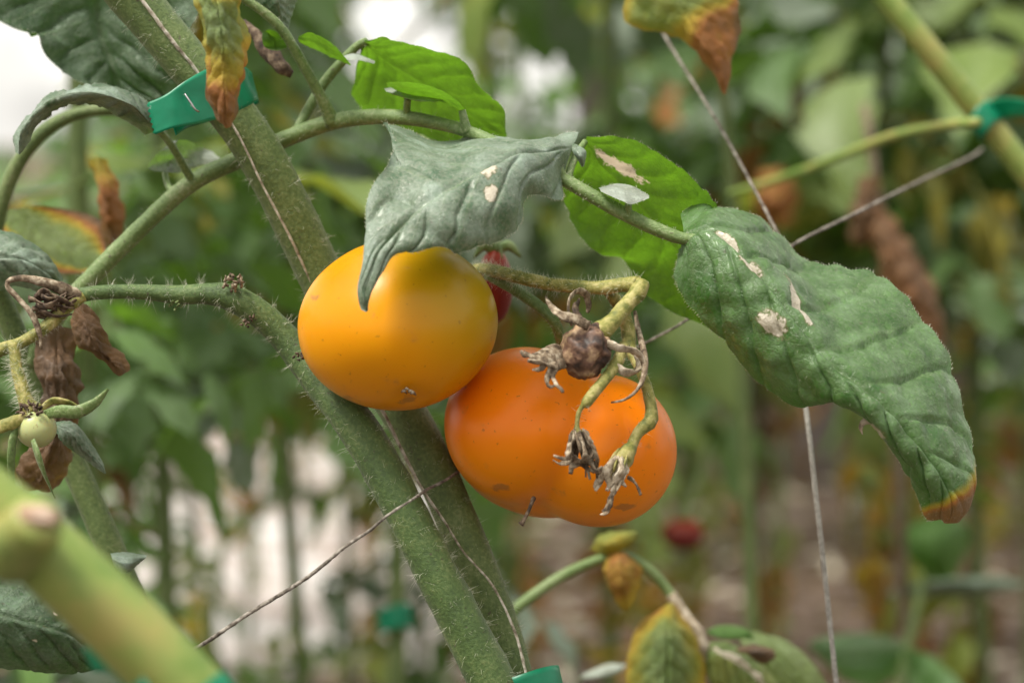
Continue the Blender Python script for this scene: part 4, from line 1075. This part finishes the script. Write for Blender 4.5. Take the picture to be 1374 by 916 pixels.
# bottom: withering plant with yellow leaves
gY = GZ(P(640, 1000, 170)) + Vector((0, 0.02, -0.03))
plantY = empty('tomato_plant', (gY.x, gY.y, 0), 'withering low tomato shoot with yellow and brown leaves below the orange tomato', 'tomato plant')
dY = stem_spec([(690, 818, 150, 8.5), (670, 840, 150, 9), (652, 900, 155, 10), (645, 980, 160, 11)], gY, n=40, seg=12)
mb = MB(); mb.add(dY[0], dY[1]); mb.build('stem', M['petiole'], plantY)
mb = MB(); ptube([(672, 836, 150, 8), (700, 810, 152, 8), (755, 772, 156, 7.5), (805, 750, 160, 7), (835, 745, 162, 8), (868, 762, 164, 7), (893, 788, 166, 7), (905, 805, 166, 7)], mb, n=50, seg=12, rough=0.05)
mb.build('leaf_stalk', M['petiole'], plantY)
mb = MB(); ptube([(900, 796, 166, 8), (915, 822, 166, 9), (930, 845, 166, 11), (942, 870, 168, 11), (950, 900, 170, 8)], mb, n=30, seg=10, rough=0.3, rs=250)
mb.build('dry_stalk', M['dry_pale'], plantY)
def fw(c): return lambda u, v: np.full_like(u, c)
part_leaf([[(815, 744, 160), (826, 740, 158), (845, 744, 162)], [(808, 762, 158), (832, 760, 150), (862, 760, 162)], [(812, 782, 158), (836, 784, 150), (862, 780, 162)], [(826, 800, 160), (840, 800, 156), (852, 798, 160)], [(838, 818, 160), (841, 818, 160), (844, 817, 160)]], 'leaf_worn', plantY, nt=36, ns=24, crumple=0.0014, k=24, wear=fw(0.52))
part_leaf([[(790, 738, 164), (795, 726, 160), (800, 718, 164)], [(808, 742, 160), (815, 726, 154), (822, 714, 166)], [(830, 740, 160), (836, 724, 156), (846, 716, 166)], [(850, 720, 162), (852, 718, 162), (853, 716, 162)]], 'leaf_worn', plantY, nt=30, ns=20, crumple=0.002, k=25, wear=fw(0.36))
part_leaf([[(893, 812, 164), (900, 808, 160), (908, 812, 164)], [(862, 832, 162), (898, 830, 150), (920, 832, 166)], [(848, 856, 160), (896, 856, 144), (936, 852, 166)], [(842, 890, 160), (896, 890, 142), (944, 880, 166)], [(844, 930, 160), (896, 930, 142), (948, 930, 166)], [(860, 990, 162), (898, 995, 150), (940, 990, 166)], [(895, 1040, 164), (900, 1042, 162), (906, 1040, 164)]], 'leaf_worn', plantY, nt=60, ns=40, pucker=0.0018, k=26, wear=lambda u, v: np.clip(0.20 + 0.36 * np.clip(np.abs(v) * 1.5 - 0.6, 0, 1) + 0.25 * np.exp(-(u / .14) ** 2), 0, 0.55))
part_leaf([[(940, 862, 172), (944, 868, 168), (940, 890, 168)], [(975, 862, 180), (968, 874, 162), (955, 916, 166)], [(1010, 880, 184), (1002, 894, 164), (980, 950, 168)], [(1040, 912, 184), (1030, 926, 168), (1010, 970, 172)], [(1060, 960, 182), (1055, 965, 178), (1045, 975, 178)]], 'leaf_worn', plantY, nt=40, ns=30, pucker=0.0018, k=27, wear=fw(0.24), patches=[(0.30, -0.05, 0.18, 0.16), (0.6, -0.1, 0.1, 0.12)])
part_leaf([[(990, 855, 200), (1000, 850, 200), (1010, 845, 206)], [(1010, 880, 196), (1040, 870, 196), (1060, 862, 210)], [(1040, 920, 196), (1070, 905, 196), (1095, 895, 210)], [(1080, 960, 198), (1100, 950, 200), (1120, 940, 208)]], 'leaf_worn', plantY, nt=30, ns=20, pucker=0.0014, k=28, wear=fw(0.05))
part_leaf([[(944, 848, 186), (948, 846, 186), (950, 850, 186)], [(968, 838, 192), (972, 846, 184), (970, 856, 182)], [(998, 842, 192), (998, 848, 186), (994, 856, 184)], [(1012, 854, 188), (1012, 855, 188), (1010, 857, 188)]], 'leaf_bright', plantY, nt=24, ns=16, pucker=0.0008, k=29)
part_leaf([[(985, 872, 160), (1000, 876, 158), (1010, 884, 160)], [(1010, 866, 160), (1020, 876, 152), (1022, 888, 160)], [(1038, 872, 160), (1040, 876, 158), (1040, 882, 160)]], 'leaf_dark', plantY, nt=20, ns=12, crumple=0.002, k=30, wear=fw(0.95))
part_leaf([[(775, 912, 210), (778, 908, 208), (785, 902, 210)], [(800, 908, 204), (805, 898, 206), (815, 890, 214)], [(830, 904, 206), (830, 896, 206), (830, 890, 212)], [(842, 892, 210), (842, 892, 210), (842, 891, 210)]], 'leaf_pale', plantY, nt=20, ns=14, k=31)

# ================================================================== BACKGROUND ROWS
def leaflet_data(L, wd, droop, k, nt=9, ns=6, fold=0.25):
    """local leaflet: base at origin, along +x"""
    V = []; U = []; Vv = []
    for i in range(nt):
        t = i / (nt - 1)
        w = wd * (math.sin(math.pi * min(1, t * 0.96 + 0.03) ** 0.75) ** 0.8) * (1 + 0.22 * math.sin(t * 17 + k)) if 0 < i < nt - 1 else wd * 0.05
        for j in range(ns + 1):
            s = -1 + 2 * j / ns
            x = t * L - abs(s) * L * 0.05
            y = s * w
            z = -droop * L * t * t + abs(s) * fold * w * (0.6 + 0.8 * math.sin(k + t * 5)) + 0.05 * L * noise.noise(Vector((t * 3 + k, s * 2, k)))
            V.append((x, y, z)); U.append(t); Vv.append(s)
    F = []
    for i in range(nt - 1):
        for j in range(ns):
            a = i * (ns + 1) + j
            F.append((a, a + 1, a + ns + 2, a + ns + 1))
    return V, F, U, Vv

def compound_mesh(seed, L=0.24, wilt=0.0):
    rd = random.Random(seed)
    mb = MB(); U = []; Vv = []
    sag = 0.35 + 0.5 * wilt + rd.uniform(-0.1, 0.15)
    curve = []
    for i in range(9):
        t = i / 8
        curve.append(Vector((L * (t - 0.25 * sag * t * t), 0.03 * L * math.sin(3 * t + seed), L * (0.25 * t - sag * t * t))))
    d = tube_data(curve, [0.0026 - 0.0016 * i / 8 for i in range(9)], n=14, seg=5)
    mb.add(d[0], d[1]); U += [0.5] * len(d[0]); Vv += [0.3] * len(d[0])
    spots = [(0.28, 0.34, 1), (0.30, 0.36, -1), (0.50, 0.30, 1), (0.53, 0.32, -1), (0.42, 0.12, 1), (0.62, 0.10, -1), (0.74, 0.33, 1), (0.77, 0.33, -1), (1.0, 0.42, 0)]
    for q, (t, ln, sd) in enumerate(spots):
        if rd.random() < 0.12: continue
        f = t * 8; i = min(7, int(f)); o = curve[i].lerp(curve[i + 1], f - i)
        tg = (curve[min(8, i + 1)] - curve[max(0, i - 0)]).normalized()
        az = sd * rd.uniform(0.9, 1.35); l_ = L * ln * rd.uniform(0.85, 1.15)
        V, F, u, v = leaflet_data(l_, l_ * rd.uniform(0.26, 0.34) * (1 - 0.4 * wilt), rd.uniform(0.1, 0.5) + 0.6 * wilt, seed * 3.1 + q, fold=rd.uniform(-0.3, 0.5) + wilt * 0.6)
        pitch = math.atan2(-tg.z, tg.x) * (1 if sd == 0 else 0.5) + rd.uniform(-0.2, 0.45) + 0.5 * wilt
        Mx = Matrix.Translation(o) @ Matrix.Rotation(az, 4, 'Z') @ Matrix.Rotation(pitch, 4, 'Y') @ Matrix.Rotation(rd.uniform(-0.5, 0.5), 4, 'X')
        mb.add([Mx @ (Vector(p) + Vector((0.006, 0, 0))) for p in V], F); U += u; Vv += v
    me = mb.mesh('compound_leaf')
    n_ = len(me.vertices)
    set_attr(me, 'leaf_u', U); set_attr(me, 'leaf_v', Vv); set_attr(me, 'wear', np.zeros(n_)); set_attr(me, 'patch', np.zeros(n_))
    me.materials.append(M['far_green'])
    return me
LEAVES = [compound_mesh(s, 0.24) for s in range(1, 8)]
WILTED = [compound_mesh(s, 0.20, 0.9) for s in range(21, 25)]

# gaps in the foliage: two holes that open to the sky and the clear strip over the path
GAPS = [(525, 12, 42), (5, 55, 115), (75, 92, 14), (585, 55, 6), (375, 725, 85), (470, 740, 50), (290, 670, 40), (738, 72, 4), (770, 100, 4)]
def project(p):
    v = Vector(p) - CAM; d = v.dot(FW)
    return 687 + v.dot(RT) / d * FPX, 458 - v.dot(UP) / d * FPX, d
def in_gap(p, size):
    x, y, d = project(p)
    return any(math.hypot(x - gx, y - gy) < gr + size / d * FPX for gx, gy, gr in GAPS if gy < 300 or d < 2.3)

def bg_leaf(parent, loc, az, tilt, roll, scale, me, mat):
    mid = Vector(parent.location) + Vector(loc) + Euler((roll, tilt, az), 'XYZ').to_matrix() @ Vector((0.13 * scale, 0, -0.01))
    if in_gap(mid, 0.105 * scale): return None
    o = bpy.data.objects.new('leaf', me); COL.objects.link(o)
    o.parent = parent; o.location = loc
    o.rotation_euler = Euler((roll, tilt, az), 'XYZ'); o.scale = (scale,) * 3
    if mat != 'far_green':
        o.material_slots[0].link = 'OBJECT'; o.material_slots[0].material = M[mat]
    return o

def bg_plant(px, d, h, lo, n, label, seed, mix=(0.55, 0.3, 0.1, 0.05), lean=0.0, dead=6, group='tomato plants in the rows behind', sc=1.0, wob=1.0):
    rd = random.Random(seed)
    x = (px - 687) / FPX * d; y = d * math.cos(PITCH)
    root = empty('tomato_plant', (x, y, 0), label, 'tomato plant', group)
    pts = []
    for i in range(8):
        t = i / 7
        pts.append(Vector((lean * h * t + wob * 0.03 * noise.noise(Vector((seed, t * 3, 0))), wob * 0.03 * noise.noise(Vector((seed, t * 3, 9))), -0.03 + (h + .03) * t)))
    dd = tube_data(pts, [0.008 - 0.004 * i / 7 for i in range(8)], n=28, seg=8)
    mb = MB(); mb.add(dd[0], dd[1]); me = mb.mesh('stem'); so = bpy.data.objects.new('stem', me); COL.objects.link(so); me.materials.append(M['stem']); so.parent = root
    for q in range(n):
        t = lo / h + (1 - lo / h) * (q + rd.random() * 0.6) / n
        p = dd[2][min(27, int(t * 27))]
        az = q * 2.4 + rd.uniform(-0.4, 0.4)
        m = rd.choices(('far_green', 'far_grey', 'far_yellow', 'far_brown'), mix)[0]
        me_ = rd.choice(WILTED) if m == 'far_brown' else rd.choice(LEAVES)
        bg_leaf(root, p, az, rd.uniform(-0.35, 0.5), rd.uniform(-0.3, 0.3), sc * rd.uniform(0.5, 0.95), me_, m)
    for q in range(dead):
        t = rd.uniform(0.25, 0.95) * lo / h
        p = dd[2][min(27, int(t * 27))]
        bg_leaf(root, p, rd.uniform(0, 6.28), rd.uniform(0.4, 1.1), rd.uniform(-0.3, 0.3), rd.uniform(0.5, 0.9), rd.choice(WILTED), rd.choice(('far_brown', 'far_brown', 'far_yellow')))
    return root
row_b = 'hazy green tomato plant in the farthest rows before the trees'
G1, G2, G3 = 'shaded plants close behind the stem', 'tomato plants in the middle rows', 'tomato plants in the farthest rows'
for i, (px, d, h, lo, n, lab) in enumerate([(125, 1.25, 1.5, 0.60, 95, 'shaded tomato plant close behind the withered truss with the tiny unripe tomato'),
        (225, 1.5, 1.5, 0.66, 105, 'shaded tomato plant with drooping leaves behind the stapled green tape tie'),
        (-110, 1.3, 1.6, 0.42, 70, 'shaded tomato plant behind the blurred pale stem with the cut stub'),
        (110, 1.75, 1.3, 0.36, 80, 'bushy shaded tomato plant behind the crumpled dark brown leaves near the tiny unripe tomato')]):
    bg_plant(px, d, h, lo, n, lab, 100 + i, mix=(0.72, 0.12, 0.1, 0.06), dead=3, group=G1, sc=0.68)
for i, (px, d, h, lo, n, lab) in enumerate([(390, 1.9, 1.5, 0.66, 90, 'leafy tomato plant standing before the pale path, next to the thick hairy stems'),
        (660, 2.3, 1.2, 0.60, 44, 'leafy tomato plant behind the two touching tomatoes'),
        (820, 1.9, 1.3, 0.66, 42, 'leafy tomato plant behind the dried flowers and the bent fruit stalk'),
        (1010, 2.4, 1.35, 0.72, 44, 'leafy tomato plant behind the knot where the slanting twines meet'),
        (1180, 1.9, 1.3, 0.76, 40, 'leafy tomato plant directly behind the dead reddish-brown one'),
        (1330, 1.9, 1.3, 0.72, 42, 'dusty tomato plant just behind the slanting stem tied with green tape'),
        (1450, 2.3, 1.35, 0.62, 48, 'dusty tomato plant beyond the slanting taped stem, at the end of its row'),
        (170, 2.2, 1.5, 0.5, 70, 'leafy tomato plant before the pale path, behind the yellowing brown-edged leaf'),
        (250, 2.6, 1.5, 0.62, 90, 'leafy tomato plant standing over the pale path beyond the frayed grey twine'),
        (920, 2.8, 1.35, 0.68, 44, 'leafy tomato plant behind the blurred red tomato')]):
    bg_plant(px, d, h, lo, n, lab, 200 + i, mix=(0.50, 0.24, 0.15, 0.11), group=G2, dead=10)
for i, (px, d, h, lo, n, lab) in enumerate([(300, 2.1, 0.5, 0.16, 12, 'low young tomato plant on the near side of the pale path'), (465, 2.3, 0.56, 0.14, 20, 'low bright young tomato plant beside the thick hairy stems, before the path'),
        (560, 2.4, 0.64, 0.2, 22, 'low young tomato plant beside the low green tape tie'), (200, 2.4, 0.56, 0.12, 24, 'small seedling-like tomato plant on the far stretch of the pale path')]):
    bg_plant(px, d, h, lo, n, lab, 150 + i, mix=(0.72, 0.2, 0.08, 0.0), dead=0, group='low young plants by the path', sc=0.62)
for i, (px, d, h, lo, n) in enumerate([(-60, 3.4, 0.8, 0.5, 27), (120, 3.8, 1.0, 0.72, 24), (330, 3.6, 1.0, 0.80, 24), (500, 3.6, 0.85, 0.66, 24), (700, 3.7, 1.4, 0.5, 39), (880, 3.2, 1.4, 0.74, 39), (1050, 3.8, 1.4, 0.74, 39), (1220, 3.4, 1.4, 0.74, 39), (1390, 3.0, 1.4, 0.74, 39), (690, 4.6, 1.4, 0.4, 39), (800, 4.9, 1.5, 0.5, 42), (980, 4.7, 1.5, 0.65, 42), (1150, 5.0, 1.5, 0.65, 42), (1320, 4.6, 1.5, 0.5, 42), (400, 5.4, 0.95, 0.7, 24)]):
    bg_plant(px, d, h, lo, n, row_b, 300 + i, mix=(0.46, 0.38, 0.1, 0.06), group=G3)

# low green leaves bottom right, hanging brown leaves on the right, fruit and tapes in the rows
gL = GZ(P(1190, 1010, 700)); plantL = empty('tomato_plant', (gL.x, gL.y, 0), 'low young tomato plant with broad green leaves beside the vertical pale twine', 'tomato plant')
dL = stem_spec([(1260, 690, 720, 5), (1240, 780, 720, 6), (1215, 880, 715, 7), (1200, 980, 710, 8)], gL, n=30, seg=8)
mb = MB(); mb.add(dL[0], dL[1]); mb.build('stem', M['stem'], plantL)
part_leaf([[(1215, 860, 700), (1210, 880, 690), (1205, 900, 700)], [(1180, 850, 660), (1170, 885, 640), (1180, 920, 660)], [(1130, 850, 620), (1125, 878, 600), (1140, 915, 620)], [(1100, 855, 590), (1098, 868, 585), (1105, 885, 590)], [(1085, 862, 580), (1085, 864, 580), (1086, 868, 580)]], 'leaf_right', plantL, nt=24, ns=16, pucker=0.002, k=41)
part_leaf([[(1210, 870, 700), (1215, 885, 690), (1215, 905, 700)], [(1250, 880, 640), (1245, 910, 620), (1230, 950, 640)], [(1300, 930, 600), (1290, 950, 590), (1270, 980, 600)], [(1330, 980, 580), (1328, 984, 580), (1320, 990, 580)]], 'leaf_right', plantL, nt=24, ns=16, pucker=0.002, k=42)
part_leaf([[(1245, 690, 720), (1262, 688, 715), (1280, 690, 720)], [(1218, 710, 700), (1262, 712, 680), (1300, 710, 720)], [(1220, 745, 700), (1262, 748, 680), (1296, 740, 720)], [(1250, 775, 710), (1265, 778, 700), (1280, 772, 715)]], 'leaf_bright', plantL, nt=24, ns=16, pucker=0.002, k=43)
part_leaf([[(1190, 800, 800), (1200, 790, 790), (1220, 790, 800)], [(1230, 800, 760), (1250, 780, 740), (1280, 775, 760)], [(1300, 800, 760), (1310, 785, 740), (1340, 775, 760)], [(1370, 790, 760), (1372, 785, 755), (1375, 780, 760)]], 'leaf_grey', plantL, nt=24, ns=16, pucker=0.002, k=44)
gB2 = GZ(P(1210, 900, 900)); plantB = empty('tomato_plant', (gB2.x, gB2.y, 0), 'dead tomato plant with shrivelled reddish-brown leaves hanging behind the taut twine', 'tomato plant')
dB2 = stem_spec([(1160, 140, 640, 6), (1180, 280, 650, 6), (1200, 480, 680, 7), (1210, 760, 760, 8)], gB2, n=40, seg=8)
mb = MB(); mb.add(dB2[0], dB2[1]); mb.build('stem', M['dry'], plantB)
part_leaf([[(1165, 280, 640), (1178, 278, 630), (1192, 284, 640)], [(1172, 330, 630), (1196, 330, 612), (1222, 330, 640)], [(1190, 390, 630), (1222, 390, 610), (1256, 390, 640)], [(1210, 440, 635), (1240, 445, 620), (1268, 440, 640)], [(1240, 490, 640), (1252, 492, 636), (1264, 488, 640)]], 'leaf_dark', plantB, nt=40, ns=24, crumple=0.0045, k=45, wear=fw(0.80))
part_leaf([[(1150, 240, 640), (1160, 236, 630), (1176, 240, 640)], [(1142, 290, 632), (1160, 290, 620), (1180, 286, 640)], [(1150, 330, 640), (1160, 332, 630), (1172, 326, 640)]], 'leaf_dark', plantB, nt=30, ns=20, crumple=0.0045, k=46, wear=fw(0.84))
part_leaf([[(1020, 230, 900), (1040, 226, 890), (1062, 232, 900)], [(1010, 268, 890), (1040, 268, 870), (1072, 264, 900)], [(1022, 300, 900), (1044, 304, 890), (1066, 298, 900)]], 'leaf_worn', plantB, nt=24, ns=16, crumple=0.006, k=47, wear=fw(0.62))
rt2 = tomato('tomato', P(916, 716, 900), 30 * S(900), 17e-3, 22 * S(900), (0, -.3, -1), 'red_fruit', 'blurred red tomato low behind the orange one', nu=40, nv=24)
bg_plant(530, 1.316, 0.74, 0.62, 5, 'slim tomato plant beside the thick hairy stems, wearing a low green tape tie', 171, mix=(0.8, 0.2, 0, 0), dead=1, group=None, sc=0.6, wob=0.05)
band(530, 830, 620, 24, 16, R(-4), 'blurred green tape tie low between the hairy stem and the white path', k=11)
fruit_stalk(rt2, 22 * S(900), 0.02)

# ================================================================== TREES
def tree(px, d, h, r, cz, label, seed, n=2600, tr=0.10):
    rd = random.Random(seed)
    x = (px - 687) / FPX * d; y = d
    root = empty('tree', (x, y, 0), label, 'tree', 'trees behind the tomato rows')
    mb = MB()
    tp = Vector((rd.uniform(-.2, .2), rd.uniform(-.2, .2), h * 0.75))
    V, F, *_ = tube_data([Vector((0, 0, -0.1)), Vector((0.03, 0, h * .15)), tp * .5, tp], [tr * 1.25, tr, tr * .8, tr * .3], n=24, seg=14, rough=0.12, rs=6, k=seed)
    mb.add(V, F)
    limbs = []
    for q in range(9):
        a = q * 2.4; z0 = h * rd.uniform(0.25, 0.65); e = Vector((math.cos(a) * r * .8, math.sin(a) * r * .8, z0 + rd.uniform(.2, .9)))
        s = tp * (z0 / (h * .75)); s.z = z0
        V, F, *_ = tube_data([s, s.lerp(e, .5) + Vector((0, 0, .12)), e], [tr * .4, tr * .25, tr * .08], n=10, seg=7); mb.add(V, F); limbs.append(e)
    me = mb.mesh('trunk'); o = bpy.data.objects.new('trunk', me); COL.objects.link(o); me.materials.append(M['bark']); o.parent = root
    mb = MB()
    cl_ = [Vector((rd.gauss(0, .45) * r, rd.gauss(0, .45) * r, cz + rd.uniform(-.45, .5) * (h - cz) * 1.6)) for _ in range(34)] + limbs
    for q in range(n):
        c = rd.choice(cl_); p = c + Vector((rd.gauss(0, .2), rd.gauss(0, .2), rd.gauss(0, .16))) * r * .8
        L = rd.uniform(.07, .13); w = L * .42
        if in_gap(root.location + p, 0.06): continue
        Mx = Matrix.Translation(p) @ Euler((rd.uniform(-.9, .9), rd.uniform(-.3, 1.2), rd.uniform(0, 6.28))).to_matrix().to_4x4()
        mb.add([Mx @ Vector(v) for v in ((0, 0, 0), (L * .45, -w, .01), (L * .5, 0, -.008), (L * .45, w, .01), (L, 0, -.03))], [(0, 1, 2), (0, 2, 3), (1, 4, 2), (2, 4, 3)])
    me = mb.mesh('crown'); nn_ = len(me.vertices)
    set_attr(me, 'leaf_u', np.zeros(nn_)); set_attr(me, 'leaf_v', np.full(nn_, .3)); set_attr(me, 'wear', np.repeat(rng.random(nn_ // 5) * 0.25, 5)); set_attr(me, 'patch', np.zeros(nn_))
    o = bpy.data.objects.new('crown', me); COL.objects.link(o); me.materials.append(M['tree_leaf']); o.parent = root
tree(1105, 6.0, 3.4, 1.0, 1.7, 'tree with a stout grey-brown trunk behind the vertical pale twine', 1, tr=0.13)
TL = 'bushy green tree closing the view behind the tomato rows'
for i, (px, d, h, r, cz) in enumerate([(800, 7.5, 3.2, 1.2, 1.5), (900, 8.5, 3.6, 1.3, 1.7), (1320, 7.5, 3.6, 1.3, 1.6), (1180, 9.5, 3.8, 1.4, 1.7), (280, 9.0, 1.9, 0.7, 1.15)]):
    tree(px, d, h, r, cz, TL, 10 + i)
